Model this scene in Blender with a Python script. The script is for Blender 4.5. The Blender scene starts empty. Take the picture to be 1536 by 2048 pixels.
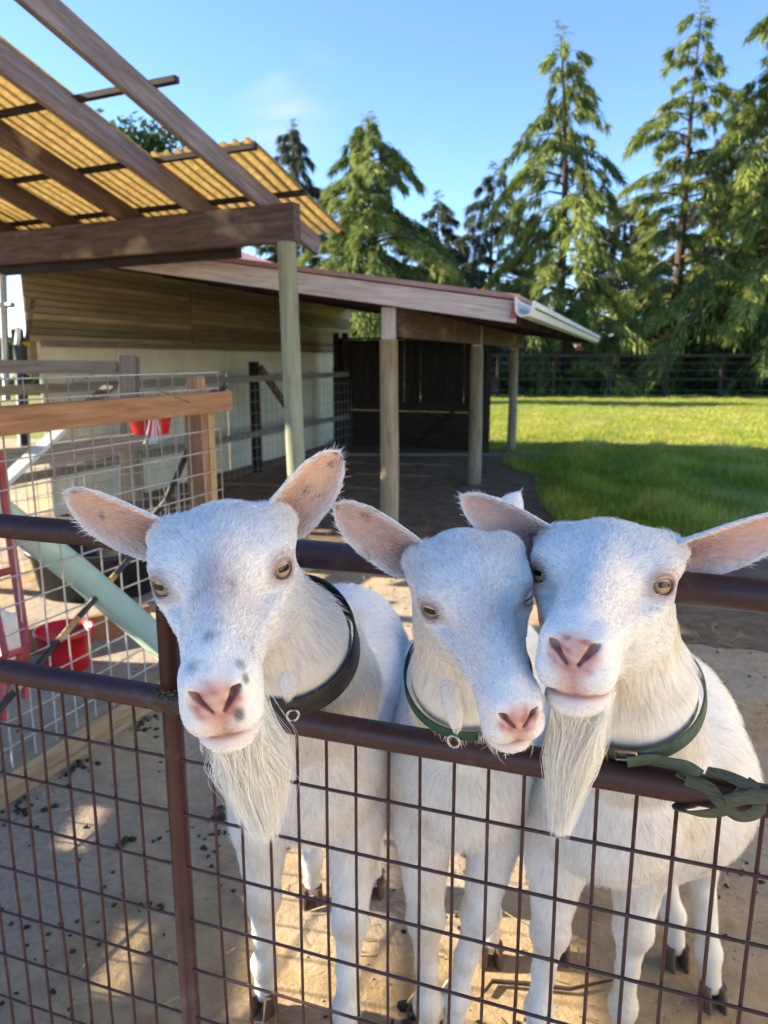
import bpy, bmesh, math, random
import numpy as np
from mathutils import Vector, Matrix
rad = math.radians
SC = bpy.context.scene
COL = SC.collection

# ------------------------------------------------------------------ camera, sky, sun, exposure
PITCH, EYE, FPX = rad(11.6), 1.52, 1480.0
cam_d = bpy.data.cameras.new('camera'); cam = bpy.data.objects.new('camera', cam_d); COL.objects.link(cam)
cam.location = (0, 0, EYE); cam.rotation_euler = (math.pi/2 - PITCH, 0, 0)
cam_d.sensor_fit = 'HORIZONTAL'; cam_d.sensor_width = 36; cam_d.lens = 36*FPX/1536
cam_d.clip_start = 0.02; cam_d.clip_end = 900
cam_d.dof.use_dof = True; cam_d.dof.focus_distance = 0.86; cam_d.dof.aperture_fstop = cam_d.lens/3.4
SC.camera = cam

SUN_EL = rad(25); SUN_H = Vector((-0.97, 0.20, 0)).normalized()
SUN_DIR = (SUN_H*math.cos(SUN_EL) + Vector((0, 0, math.sin(SUN_EL))))
world = bpy.data.worlds.new('World'); SC.world = world; world.use_nodes = True
wn = world.node_tree; wn.nodes.clear()
w_out = wn.nodes.new('ShaderNodeOutputWorld'); w_bg = wn.nodes.new('ShaderNodeBackground'); w_sky = wn.nodes.new('ShaderNodeTexSky')
w_sky.sky_type = 'NISHITA'; w_sky.sun_disc = False; w_sky.sun_elevation = SUN_EL
w_sky.sun_rotation = math.atan2(SUN_H.x, SUN_H.y)
w_sky.altitude = 600; w_sky.air_density = 0.8; w_sky.dust_density = 0.0; w_sky.ozone_density = 4.0
w_bg.inputs['Strength'].default_value = 0.105
w_tc = wn.nodes.new('ShaderNodeTexCoord')
w_map = wn.nodes.new('ShaderNodeMapping'); w_map.inputs['Scale'].default_value = (5, 3, 16); w_map.inputs['Rotation'].default_value = (0, .25, 0)
w_ns = wn.nodes.new('ShaderNodeTexNoise'); w_ns.inputs['Scale'].default_value = 1.6; w_ns.inputs['Detail'].default_value = 7; w_ns.inputs['Distortion'].default_value = .5
w_dir = wn.nodes.new('ShaderNodeVectorMath'); w_dir.operation = 'DISTANCE'; w_dir.inputs[1].default_value = (-.117, .949, .292)
w_mr = wn.nodes.new('ShaderNodeMapRange'); w_mr.inputs[1].default_value = .085; w_mr.inputs[2].default_value = .0; w_mr.inputs[3].default_value = 0; w_mr.inputs[4].default_value = 1; w_mr.interpolation_type = 'SMOOTHSTEP'
w_nr = wn.nodes.new('ShaderNodeMapRange'); w_nr.inputs[1].default_value = .40; w_nr.inputs[2].default_value = .72
w_mul = wn.nodes.new('ShaderNodeMath'); w_mul.operation = 'MULTIPLY'
w_mx = wn.nodes.new('ShaderNodeMix'); w_mx.data_type = 'RGBA'; w_mx.inputs[7].default_value = (2.0, 2.4, 3.1, 1)
for a_, b_ in ((w_tc.outputs['Generated'], w_map.inputs[0]), (w_map.outputs[0], w_ns.inputs[0]), (w_tc.outputs['Generated'], w_dir.inputs[0]), (w_dir.outputs['Value'], w_mr.inputs[0]),
               (w_ns.outputs[0], w_nr.inputs[0]), (w_mr.outputs[0], w_mul.inputs[0]), (w_nr.outputs[0], w_mul.inputs[1]), (w_mul.outputs[0], w_mx.inputs[0]), (w_sky.outputs[0], w_mx.inputs[6])):
    wn.links.new(a_, b_)
wn.links.new(w_mx.outputs[2], w_bg.inputs[0]); wn.links.new(w_bg.outputs[0], w_out.inputs[0])
sun_d = bpy.data.lights.new('sun', 'SUN'); sun_d.energy = 5.0; sun_d.angle = rad(0.55); sun_d.color = (1.0, 0.86, 0.64)
sun = bpy.data.objects.new('sun', sun_d); COL.objects.link(sun); sun.location = (-20, 4, 12)
sun.rotation_euler = SUN_DIR.to_track_quat('Z', 'Y').to_euler()
vs = SC.view_settings
vs.view_transform = 'Standard'; vs.look = 'None'; vs.gamma = 1; vs.use_curve_mapping = False; vs.exposure = 1.9
SC.cycles.max_bounces = 7; SC.cycles.diffuse_bounces = 4; SC.cycles.transparent_max_bounces = 8
SC.cycles.use_denoising = True
SC.cycles_curves.shape = 'RIBBONS'; SC.cycles_curves.subdivisions = 2

# ------------------------------------------------------------------ helpers
CAM = np.array([0, 0, EYE]); FWD = np.array([0, math.cos(PITCH), -math.sin(PITCH)]); UPV = np.array([0, math.sin(PITCH), math.cos(PITCH)])
def at(u, v, z):
    """survey: the place seen at photo position u, v when it stands z metres away"""
    return CAM + FWD*z + np.array([1, 0, 0])*((u-768)/FPX*z) - UPV*((v-1024)/FPX*z)
def gnd(u, v, h=0.0):
    d = FWD + np.array([1, 0, 0])*((u-768)/FPX) - UPV*((v-1024)/FPX)
    return CAM + d*((h-EYE)/d[2])
YAW = rad(19.0)
RX = np.array([math.cos(YAW), -math.sin(YAW), 0]); FX = np.array([math.sin(YAW), math.cos(YAW), 0])
def yard(u, v, z=0.0):
    return RX*u + FX*v + np.array([0, 0, z])

def tag(o, label=None, cat=None, group=None, kind=None):
    if label: o['label'] = label
    if cat: o['category'] = cat
    if group: o['group'] = group
    if kind: o['kind'] = kind
    return o
def empty(name, loc, label=None, cat=None, group=None):
    o = bpy.data.objects.new(name, None); COL.objects.link(o); o.location = Vector(loc); o.empty_display_size = .1
    return tag(o, label, cat, group)
def origin(o):
    v = Vector((0, 0, 0))
    while o is not None:
        v += o.location; o = o.parent
    return v
def link(name, me, mat=None, parent=None, M=None):
    o = bpy.data.objects.new(name, me); COL.objects.link(o)
    if mat is not None and not me.materials: me.materials.append(mat)
    M = M or Matrix.Identity(4)
    if parent is not None:
        o.parent = parent
        pm = Matrix.Identity(4); q = parent; chain = []
        while q is not None: chain.append(q); q = q.parent
        for q in reversed(chain): pm = pm @ q.matrix_basis
        M = pm.inverted() @ M
    o.matrix_basis = M
    return o
def np_mesh(name, V, F=None, smooth=False, tris=None):
    me = bpy.data.meshes.new(name)
    V = np.asarray(V, np.float32)
    F = np.asarray(F, np.int32)
    n = F.shape[1]
    me.vertices.add(len(V)); me.vertices.foreach_set('co', V.ravel())
    me.loops.add(F.size); me.loops.foreach_set('vertex_index', F.ravel())
    me.polygons.add(len(F)); me.polygons.foreach_set('loop_start', np.arange(0, F.size, n, dtype=np.int32))
    me.polygons.foreach_set('loop_total', np.full(len(F), n, np.int32))
    if smooth: me.polygons.foreach_set('use_smooth', np.ones(len(F), bool))
    me.update(calc_edges=True)
    return me
def py_mesh(name, V, F, smooth=False):
    me = bpy.data.meshes.new(name); me.from_pydata([tuple(v) for v in V], [], F); me.update()
    if smooth:
        me.polygons.foreach_set('use_smooth', [True]*len(me.polygons))
    return me
BOXF = [(0, 1, 3, 2), (4, 6, 7, 5), (0, 4, 5, 1), (2, 3, 7, 6), (0, 2, 6, 4), (1, 5, 7, 3)]
def box_mesh(name, L, w, h, bevel=0.0):
    bm = bmesh.new(); bmesh.ops.create_cube(bm, size=1.0)
    for v in bm.verts: v.co = Vector((v.co.x*L, v.co.y*w, v.co.z*h))
    if bevel > 0:
        bmesh.ops.bevel(bm, geom=bm.edges[:], offset=bevel, segments=1, affect='EDGES')
    me = bpy.data.meshes.new(name); bm.to_mesh(me); bm.free()
    return me
def axes(p0, p1, up=(0, 0, 1)):
    p0, p1 = Vector(p0), Vector(p1); x = (p1-p0); L = x.length; x.normalize()
    up = Vector(up)
    if abs(x.dot(up)) > .98: up = Vector((0, 1, 0))
    y = up.cross(x).normalized(); z = x.cross(y)
    M = Matrix((x, y, z)).transposed().to_4x4(); M.translation = (p0+p1)/2
    return M, L
def board(name, p0, p1, w, h, mat, parent=None, up=(0, 0, 1), bevel=.003):
    """a plank from p0 to p1: w sideways, h along up"""
    M, L = axes(p0, p1, up)
    return link(name, box_mesh(name, L, w, h, bevel), mat, parent, M)
def tube_mesh(name, pts, r, n=10, caps=True):
    P = [np.array(p, float) for p in pts]; rs = r if hasattr(r, '__len__') else [r]*len(P)
    V, F = [], []
    t0 = P[1]-P[0]; ref = np.array([0, 0, 1.]) if abs(t0[2]) < .9*np.linalg.norm(t0) else np.array([1., 0, 0])
    for i, p in enumerate(P):
        t = (P[min(i+1, len(P)-1)]-P[max(i-1, 0)]); t /= np.linalg.norm(t)
        a = np.cross(t, ref); a /= np.linalg.norm(a); b = np.cross(a, t)
        for k in range(n):
            q = 2*math.pi*k/n
            V.append(p+rs[i]*(math.cos(q)*a+math.sin(q)*b))
    for i in range(len(P)-1):
        for k in range(n):
            F.append((i*n+k, i*n+(k+1) % n, (i+1)*n+(k+1) % n, (i+1)*n+k))
    if caps:
        F.append(tuple(range(n))); F.append(tuple(range(len(P)*n-1, (len(P)-1)*n-1, -1)))
    return V, F
def tube(name, pts, r, mat, parent=None, n=10):
    c = np.mean(np.array(pts, float), 0)
    V, F = tube_mesh(name, [np.array(p)-c for p in pts], r, n)
    return link(name, py_mesh(name, V, F, True), mat, parent, Matrix.Translation(Vector(c)))
def sag(p0, p1, n=8, amp=0.0, rng=None):
    p0, p1 = np.array(p0, float), np.array(p1, float); out = []
    for i in range(n+1):
        t = i/n; out.append(p0*(1-t)+p1*t+np.array([0, 0, -amp*4*t*(1-t)]))
    return out

def smooth_path(pts, n=6):
    P = [np.array(p, float) for p in pts]; out = []
    for i in range(len(P)-1):
        a, b, c, d_ = P[max(i-1, 0)], P[i], P[i+1], P[min(i+2, len(P)-1)]
        for j in range(n):
            t = j/n; out.append(.5*((2*b)+(-a+c)*t+(2*a-5*b+4*c-d_)*t*t+(-a+3*b-3*c+d_)*t**3))
    out.append(P[-1]); return out
# ------------------------------------------------------------------ materials
def nodes_of(name):
    m = bpy.data.materials.new(name); m.use_nodes = True; nt = m.node_tree
    return m, nt, nt.nodes['Principled BSDF']
def ramp(nt, fac, stops):
    r = nt.nodes.new('ShaderNodeValToRGB'); e = r.color_ramp.elements
    while len(e) < len(stops): e.new(.5)
    for el, (p, c) in zip(e, stops): el.position = p; el.color = (*c, 1)
    nt.links.new(fac, r.inputs[0]); return r.outputs[0]
def noise(nt, scale, detail=4, rough=.55, stretch=None, coord='Object', dist=0.0):
    tc = nt.nodes.new('ShaderNodeTexCoord'); out = tc.outputs[coord]
    if stretch:
        mp = nt.nodes.new('ShaderNodeMapping'); mp.inputs['Scale'].default_value = stretch
        nt.links.new(out, mp.inputs[0]); out = mp.outputs[0]
    oi = nt.nodes.new('ShaderNodeObjectInfo'); va = nt.nodes.new('ShaderNodeVectorMath'); va.operation = 'MULTIPLY_ADD'
    va.inputs[1].default_value = (37, 53, 29); nt.links.new(oi.outputs['Random'], va.inputs[0]); nt.links.new(out, va.inputs[2]); out = va.outputs[0]
    n = nt.nodes.new('ShaderNodeTexNoise'); n.inputs['Scale'].default_value = scale
    n.inputs['Detail'].default_value = detail; n.inputs['Roughness'].default_value = rough; n.inputs['Distortion'].default_value = dist
    nt.links.new(out, n.inputs['Vector']); return n.outputs['Fac']
def bump(nt, bs, h, strength, dist=.01):
    b = nt.nodes.new('ShaderNodeBump'); b.inputs['Strength'].default_value = strength; b.inputs['Distance'].default_value = dist
    nt.links.new(h, b.inputs['Height']); nt.links.new(b.outputs[0], bs.inputs['Normal'])
def mixc(nt, fac, a, b, mode='MIX'):
    m = nt.nodes.new('ShaderNodeMix'); m.data_type = 'RGBA'; m.blend_type = mode
    for k, x in ((0, fac), (6, a), (7, b)):
        if hasattr(x, 'node'): nt.links.new(x, m.inputs[k])
        elif k == 0: m.inputs[0].default_value = x
        else: m.inputs[k].default_value = (*x, 1)
    return m.outputs[2]
def plain(name, a, b, scale=6, rough=.6, metal=0., bumpv=.2, stretch=None, detail=5, spec=None, rand=0.):
    m, nt, bs = nodes_of(name)
    f = noise(nt, scale, detail, .6, stretch)
    c = ramp(nt, f, [(.3, a), (.7, b)])
    if rand:
        oi = nt.nodes.new('ShaderNodeObjectInfo'); mr = nt.nodes.new('ShaderNodeMapRange')
        mr.inputs[3].default_value = 1-rand; mr.inputs[4].default_value = 1+rand
        nt.links.new(oi.outputs['Random'], mr.inputs[0])
        vm = nt.nodes.new('ShaderNodeVectorMath'); vm.operation = 'SCALE'
        nt.links.new(c, vm.inputs[0]); nt.links.new(mr.outputs[0], vm.inputs[3]); c = vm.outputs[0]
    nt.links.new(c, bs.inputs['Base Color'])
    bs.inputs['Roughness'].default_value = rough; bs.inputs['Metallic'].default_value = metal
    if spec is not None: bs.inputs['Specular IOR Level'].default_value = spec
    if bumpv: bump(nt, bs, f, bumpv)
    return m
def wood(name, dark, mid, light, scale=3.0, rough=.8, stain=None, upright=False):
    m, nt, bs = nodes_of(name)
    f = noise(nt, scale, 6, .65, (14, 14, 1.2) if upright else (1.2, 14, 14), dist=.6)
    f2 = noise(nt, 2.2, 3, .5, (1, 1.5, 1.5))
    c = ramp(nt, f, [(.25, dark), (.5, mid), (.75, light)])
    if stain:
        s = ramp(nt, f2, [(.60, (0, 0, 0)), (.72, (1, 1, 1))])
        c = mixc(nt, s, c, stain)
    oi = nt.nodes.new('ShaderNodeObjectInfo'); mr = nt.nodes.new('ShaderNodeMapRange')
    mr.inputs[3].default_value = .8; mr.inputs[4].default_value = 1.2
    nt.links.new(oi.outputs['Random'], mr.inputs[0])
    vm = nt.nodes.new('ShaderNodeVectorMath'); vm.operation = 'SCALE'
    nt.links.new(c, vm.inputs[0]); nt.links.new(mr.outputs[0], vm.inputs[3])
    nt.links.new(vm.outputs[0], bs.inputs['Base Color'])
    bs.inputs['Roughness'].default_value = rough; bs.inputs['Specular IOR Level'].default_value = .25
    bump(nt, bs, f, .5, .004)
    return m
M = {}
M['old_wood'] = wood('old_wood', (.10, .072, .066), (.21, .165, .155), (.33, .275, .265))
M['brown_wood'] = wood('brown_wood', (.045, .027, .02), (.105, .066, .048), (.18, .122, .092), stain=(.32, .24, .14))
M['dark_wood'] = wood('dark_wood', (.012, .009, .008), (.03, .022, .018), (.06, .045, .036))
M['fascia'] = wood('fascia', (.27, .215, .19), (.45, .385, .35), (.6, .53, .485))
M['cedar'] = wood('cedar', (.17, .075, .032), (.29, .145, .07), (.40, .235, .13))
M['pine'] = wood('pine', (.25, .16, .07), (.42, .29, .14), (.55, .42, .24))
M['sleeper'] = wood('sleeper', (.14, .11, .075), (.27, .22, .15), (.38, .32, .23))
M['pole'] = wood('pole', (.12, .10, .065), (.25, .22, .145), (.36, .32, .22), scale=2.5, upright=True)
M['green_pole'] = wood('green_pole', (.13, .145, .10), (.23, .25, .175), (.31, .33, .24), scale=2.5, upright=True)
def gate_mat():
    m, nt, bs = nodes_of('gate_paint')
    f = noise(nt, 9, 5, .6); f2 = noise(nt, 70, 6, .75); f3 = noise(nt, 26, 5, .7)
    c = ramp(nt, f, [(.3, (.026, .007, .010)), (.7, (.05, .014, .017))])
    c = mixc(nt, ramp(nt, f2, [(.64, (0, 0, 0)), (.70, (1, 1, 1))]), c, (.16, .085, .06))
    c = mixc(nt, ramp(nt, f3, [(.55, (0, 0, 0)), (.8, (.5, .5, .5))]), c, (.14, .10, .085))
    nt.links.new(c, bs.inputs['Base Color'])
    r_n = nt.nodes.new('ShaderNodeMapRange'); r_n.inputs[3].default_value = .28; r_n.inputs[4].default_value = .62; nt.links.new(f3, r_n.inputs[0]); nt.links.new(r_n.outputs[0], bs.inputs['Roughness'])
    bump(nt, bs, f2, .12, .002); return m
M['gate'] = gate_mat()
M['galv'] = plain('galvanised', (.30, .295, .285), (.45, .44, .42), 40, .45, .5, .03)
M['wire_dark'] = plain('wire_dark', (.10, .10, .10), (.2, .2, .19), 30, .6, .4, .05)
M['cream'] = plain('cream_wall', (.58, .54, .38), (.70, .66, .49), 3, .75, 0, .1)
M['olive'] = plain('olive_siding', (.19, .15, .08), (.36, .29, .17), 2.2, .8, 0, .15, (.5, 6, 6), rand=.4)
M['red_roof'] = plain('red_roof', (.24, .125, .11), (.34, .19, .17), 3, .5, 0, .05)
M['white_metal'] = plain('white_metal', (.55, .55, .5), (.72, .72, .67), 5, .45, 0, .05)
M['moss'] = plain('moss', (.04, .06, .012), (.10, .12, .03), 20, .9, 0, .4)
M['red_plastic'] = plain('red_plastic', (.40, .006, .012), (.52, .012, .02), 5, .35, 0, .02)
M['red_paint'] = plain('red_paint', (.26, .035, .04), (.4, .09, .09), 25, .5, 0, .1)
M['pale_pipe'] = plain('pale_pipe', (.32, .44, .34), (.43, .54, .42), 6, .4, 0, .03)
M['black_rubber'] = plain('black_rubber', (.012, .013, .016), (.03, .032, .038), 12, .6, 0, .05)
M['navy'] = plain('navy_tub', (.008, .01, .018), (.016, .02, .034), 8, .5, 0, .03)
M['white_bag'] = plain('white_bag', (.55, .55, .55), (.8, .8, .8), 8, .5, 0, .6)
M['yellow'] = plain('yellow_tape', (.6, .4, .02), (.7, .48, .04), 8, .5, 0, 0)
M['grey_board'] = wood('grey_board', (.10, .09, .075), (.19, .17, .14), (.27, .25, .2))

def fibreglass():
    m, nt, bs = nodes_of('amber_fibreglass')
    f = noise(nt, 22, 5, .7); d = noise(nt, 60, 3, .8)
    c = ramp(nt, f, [(.3, (.50, .39, .19)), (.65, (.66, .545, .32))])
    s = ramp(nt, d, [(.32, (1, 1, 1)), (.40, (0, 0, 0))])
    c = mixc(nt, s, c, (.10, .06, .02))
    nt.links.new(c, bs.inputs['Base Color']); bs.inputs['Roughness'].default_value = .5
    tr = nt.nodes.new('ShaderNodeBsdfTranslucent'); nt.links.new(c, tr.inputs[0])
    mx = nt.nodes.new('ShaderNodeMixShader'); mx.inputs[0].default_value = .68
    nt.links.new(bs.outputs[0], mx.inputs[1]); nt.links.new(tr.outputs[0], mx.inputs[2])
    nt.links.new(mx.outputs[0], nt.nodes['Material Output'].inputs[0])
    return m
M['panel'] = fibreglass()

def foliage(name, stops, trans=.3, scale=.5):
    m, nt, bs = nodes_of(name)
    a = nt.nodes.new('ShaderNodeAttribute'); a.attribute_name = 'tone'
    f = noise(nt, scale, 3, .6)
    ad = nt.nodes.new('ShaderNodeMath'); ad.operation = 'MULTIPLY_ADD'; ad.inputs[1].default_value = .6
    nt.links.new(f, ad.inputs[0]); nt.links.new(a.outputs['Fac'], ad.inputs[2])
    c = ramp(nt, ad.outputs[0], stops)
    nt.links.new(c, bs.inputs['Base Color']); bs.inputs['Roughness'].default_value = .65; bs.inputs['Specular IOR Level'].default_value = .25
    tr = nt.nodes.new('ShaderNodeBsdfTranslucent'); nt.links.new(c, tr.inputs[0])
    mx = nt.nodes.new('ShaderNodeMixShader'); mx.inputs[0].default_value = trans
    nt.links.new(bs.outputs[0], mx.inputs[1]); nt.links.new(tr.outputs[0], mx.inputs[2])
    nt.links.new(mx.outputs[0], nt.nodes['Material Output'].inputs[0])
    return m
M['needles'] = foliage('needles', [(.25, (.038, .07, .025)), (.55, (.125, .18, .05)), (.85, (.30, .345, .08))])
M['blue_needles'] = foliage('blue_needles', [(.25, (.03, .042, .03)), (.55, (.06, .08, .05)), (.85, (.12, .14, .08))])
M['leaf'] = foliage('leaf', [(.25, (.02, .045, .012)), (.55, (.045, .09, .02)), (.85, (.09, .15, .04))])
M['grass'] = foliage('grass', [(.25, (.13, .19, .02)), (.55, (.27, .345, .028)), (.8, (.42, .44, .07)), (1.0, (.5, .42, .2))], .4, .35)
M['bark'] = plain('bark', (.035, .022, .016), (.10, .065, .045), 9, .9, 0, .6, (2, 2, .4))
M['straw'] = plain('straw', (.3, .22, .09), (.5, .4, .2), 3, .8, 0, 0)
M['dung'] = plain('dung', (.012, .009, .006), (.04, .03, .02), 30, .85, 0, .3)

def ground_mat():
    m, nt, bs = nodes_of('yard_ground')
    f1 = noise(nt, .9, 6, .6); f2 = noise(nt, 7, 8, .7); f3 = noise(nt, 55, 6, .75); f4 = noise(nt, 2.6, 5, .65, dist=.8)
    base = ramp(nt, f2, [(.3, (.30, .21, .12)), (.55, (.46, .34, .20)), (.75, (.55, .42, .26))])
    grey = ramp(nt, f3, [(.3, (.24, .205, .165)), (.6, (.43, .375, .305)), (.8, (.54, .475, .39))])
    k = ramp(nt, f1, [(.42, (0, 0, 0)), (.58, (1, 1, 1))])
    c = mixc(nt, k, base, grey)
    st = ramp(nt, f4, [(.58, (0, 0, 0)), (.70, (.6, .6, .6))])
    c = mixc(nt, st, c, (.13, .095, .06))
    sp = ramp(nt, f3, [(.30, (1, 1, 1)), (.36, (0, 0, 0))])
    c = mixc(nt, sp, c, (.07, .05, .035))
    nt.links.new(c, bs.inputs['Base Color']); bs.inputs['Roughness'].default_value = .9; bs.inputs['Specular IOR Level'].default_value = .15
    ad = nt.nodes.new('ShaderNodeMath'); ad.operation = 'MULTIPLY_ADD'; ad.inputs[1].default_value = .35
    nt.links.new(f3, ad.inputs[0]); nt.links.new(f2, ad.inputs[2])
    bump(nt, bs, ad.outputs[0], .85, .035)
    return m
M['ground'] = ground_mat()
def dirt_mat():
    m, nt, bs = nodes_of('bedding_dirt')
    f2 = noise(nt, 5, 8, .7); f3 = noise(nt, 38, 6, .75, (1, 3, 1))
    a = ramp(nt, f2, [(.3, (.13, .092, .065)), (.7, (.30, .22, .15))])
    s = ramp(nt, f3, [(.62, (0, 0, 0)), (.72, (1, 1, 1))])
    c = mixc(nt, s, a, (.24, .19, .12))
    nt.links.new(c, bs.inputs['Base Color']); bs.inputs['Roughness'].default_value = .95; bs.inputs['Specular IOR Level'].default_value = .1
    bump(nt, bs, f3, .8, .03)
    return m
M['dirt'] = dirt_mat()
def turf_mat():
    m, nt, bs = nodes_of('turf')
    f = noise(nt, .8, 5, .6); f2 = noise(nt, 9, 6, .7)
    a = ramp(nt, f2, [(.3, (.15, .17, .035)), (.7, (.27, .29, .06))]); b = ramp(nt, f2, [(.3, (.17, .12, .07)), (.7, (.32, .25, .14))])
    c = mixc(nt, ramp(nt, f, [(.5, (0, 0, 0)), (.66, (1, 1, 1))]), a, b)
    nt.links.new(c, bs.inputs['Base Color']); bs.inputs['Roughness'].default_value = .95; bs.inputs['Specular IOR Level'].default_value = .1
    bump(nt, bs, f2, .6, .03); return m
M['turf'] = turf_mat()

# ------------------------------------------------------------------ the setting
def sheet(name, pts, z, mat, kind='structure'):
    me = py_mesh(name, [(x, y, z) for x, y in pts], [tuple(range(len(pts)))])
    return tag(link(name, me, mat), kind=kind)
def lawn_edge(y):  # where dirt gives way to grass
    return 1.55 + .16*y if y > 6.3 else 2.3
sheet('ground', [(-400, -300), (400, -300), (400, 700), (-400, 700)], 0, M['ground'])
B = [yard(-5.6, 4.9), yard(-.9, 4.9), yard(-.55, 9), yard(-.4, 13.6), yard(-5.6, 13.6)]
sheet('bedding_ground', [(p[0], p[1]) for p in B], .004, M['dirt'])
def wob(a, b, n, amp, seed):
    r = random.Random(seed); out = []
    for i in range(n):
        t = i/n; out.append((a[0]+(b[0]-a[0])*t+r.uniform(-amp, amp), a[1]+(b[1]-a[1])*t+r.uniform(-amp, amp)))
    return out
sheet('mud', wob((.9, 4.5), (2.0, 3.7), 14, .09, 11)+wob((2.0, 3.7), (4.5, 3.0), 22, .10, 12)+wob((4.5, 3.0), (7, 4.2), 14, .1, 13)+[(7, 4.2), (2.4, 6.1)]+wob((2.4, 6.1), (1.2, 6.0), 8, .08, 14)+wob((1.2, 6.0), (.9, 4.5), 10, .08, 15), .005, M['dirt'])
LAWN = wob((1.5, 5.9), (60, 4.5), 60, .22, 1)+[(60, 4.5), (60, 60), (-45, 60), (-45, 14.6)]+wob((-6, 14.6), (1.9, 12.9), 12, .1, 2)+wob((2.1, 12.6), (1.5, 5.9), 12, .16, 3)
sheet('lawn', LAWN, .008, M['turf'])

# grass blades
rng = np.random.default_rng(5)
def inside(poly, P):
    x, y = P[:, 0], P[:, 1]; c = np.zeros(len(P), bool); n = len(poly); j = n-1
    for i in range(n):
        xi, yi = poly[i]; xj, yj = poly[j]
        cond = ((yi > y) != (yj > y)); 
        with np.errstate(divide='ignore', invalid='ignore'):
            xx = (xj-xi)*(y-yi)/(yj-yi)+xi
        c ^= cond & (x < xx); j = i
    return c
def blades(name, P, hgt, wid, tone, mat, lean=.5):
    n = len(P); a = rng.uniform(0, 2*np.pi, n); b = rng.uniform(0, 2*np.pi, n)
    side = np.stack([np.cos(a), np.sin(a), np.zeros(n)], 1)*wid[:, None]/2
    tip = np.stack([np.cos(b)*lean*rng.uniform(0, 1, n), np.sin(b)*lean*rng.uniform(0, 1, n), np.ones(n)], 1)*hgt[:, None]
    V = np.empty((n, 3, 3)); V[:, 0] = P-side; V[:, 1] = P+side; V[:, 2] = P+tip
    me = np_mesh(name, V.reshape(-1, 3), np.arange(3*n).reshape(-1, 3))
    at_ = me.attributes.new('tone', 'FLOAT', 'POINT'); at_.data.foreach_set('value', np.repeat(tone, 3).astype(np.float32))
    return tag(link(name, me, mat), kind='stuff')
N = 330000
d = 5.2*(33/5.2)**rng.uniform(0, 1, N)**.95; tx = rng.uniform(-.30, .62, N)
P = np.stack([tx*d, d, np.full(N, .006)], 1); ok = inside(LAWN, P); P = P[ok]; d = d[ok]
cl = np.sin(P[:, 0]*1.7+np.sin(P[:, 1]*.9)*2)*np.sin(P[:, 1]*1.3+np.sin(P[:, 0]*.8)*2)
cl2 = np.sin(P[:, 0]*5.1+np.sin(P[:, 1]*3)*2)*np.sin(P[:, 1]*4.3+1)
cl3 = np.sin(P[:, 0]*.9+np.sin(P[:, 1]*1.4)*1.7+2)*np.sin(P[:, 1]*.8+np.sin(P[:, 0]*1.1)*1.5)
keep = rng.uniform(0, 1, len(P)) < np.clip(.72+.35*cl-np.clip(cl3-.45, 0, 1)*np.interp(d, [6, 12, 18], [1.6, 1.2, .3]), .06, 1); P, d, cl, cl2 = P[keep], d[keep], cl[keep], cl2[keep]
hg = (.07+.03*cl+.025*cl2)*rng.uniform(.5, 1.4, len(P))*np.interp(d, [8, 13, 20], [1.2, .8, .55])*(1+.9*np.clip(cl2-.2, 0, 1)); wd = .006+.0008*d
blades('grass', P, hg, wd, np.clip(.30+.16*cl2+.14*cl+rng.normal(0, .16, len(P)), 0, .8), M['grass'], .7)['label'] = 'short green pasture grass'

# ------------------------------------------------------------------ open shed (roof falls towards the pasture)
shed = empty('open_shed', yard(-3.4, 9.5), 'long open-fronted pole shed with reddish roof edge and white gutter', 'shed')
U0, U1, V0, V1 = -5.45, -.85, 5.45, 13.6
def roof_z(u): return 1.92+(U1-u)*.15
up_roof = Vector(yard(-.15, 0, 1)) - Vector(yard(0, 0, 0)); up_roof = Vector((RX*.15).tolist())+Vector((0, 0, 1)); up_roof.normalize()
nsh = 5
for i in range(nsh):
    va, vb = V0+(V1-V0)*i/nsh+.004, V0+(V1-V0)*(i+1)/nsh
    uc = (U0+U1)/2
    board('roof_sheet', yard(uc, va, roof_z(uc)+.03), yard(uc, vb, roof_z(uc)+.03), (U1-U0)*1.011, .03, M['red_roof'] if i != 9 else None, shed, up_roof)
board('fascia_board', yard(U0, V0-.03, roof_z(U0)-.07), yard(U1-.02, V0-.03, roof_z(U1)-.07), .035, .15, M['fascia'], shed)
board('metal_trim', yard(U0, V0-.055, roof_z(U0)+.032), yard(U1, V0-.055, roof_z(U1)+.032), .02, .035, M['red_roof'], shed)
board('red_end_cap', yard(U1-.06, V0-.062, roof_z(U1)-.06), yard(U1-.015, V0-.062, roof_z(U1)-.065), .02, .10, M['red_paint'], shed)
for i in range(9):
    v = V0+.35+i*.95
    board('rafter', yard(U0, v, roof_z(U0)-.07), yard(U1-.05, v, roof_z(U1)-.07), .04, .13, M['dark_wood'], shed)
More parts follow.
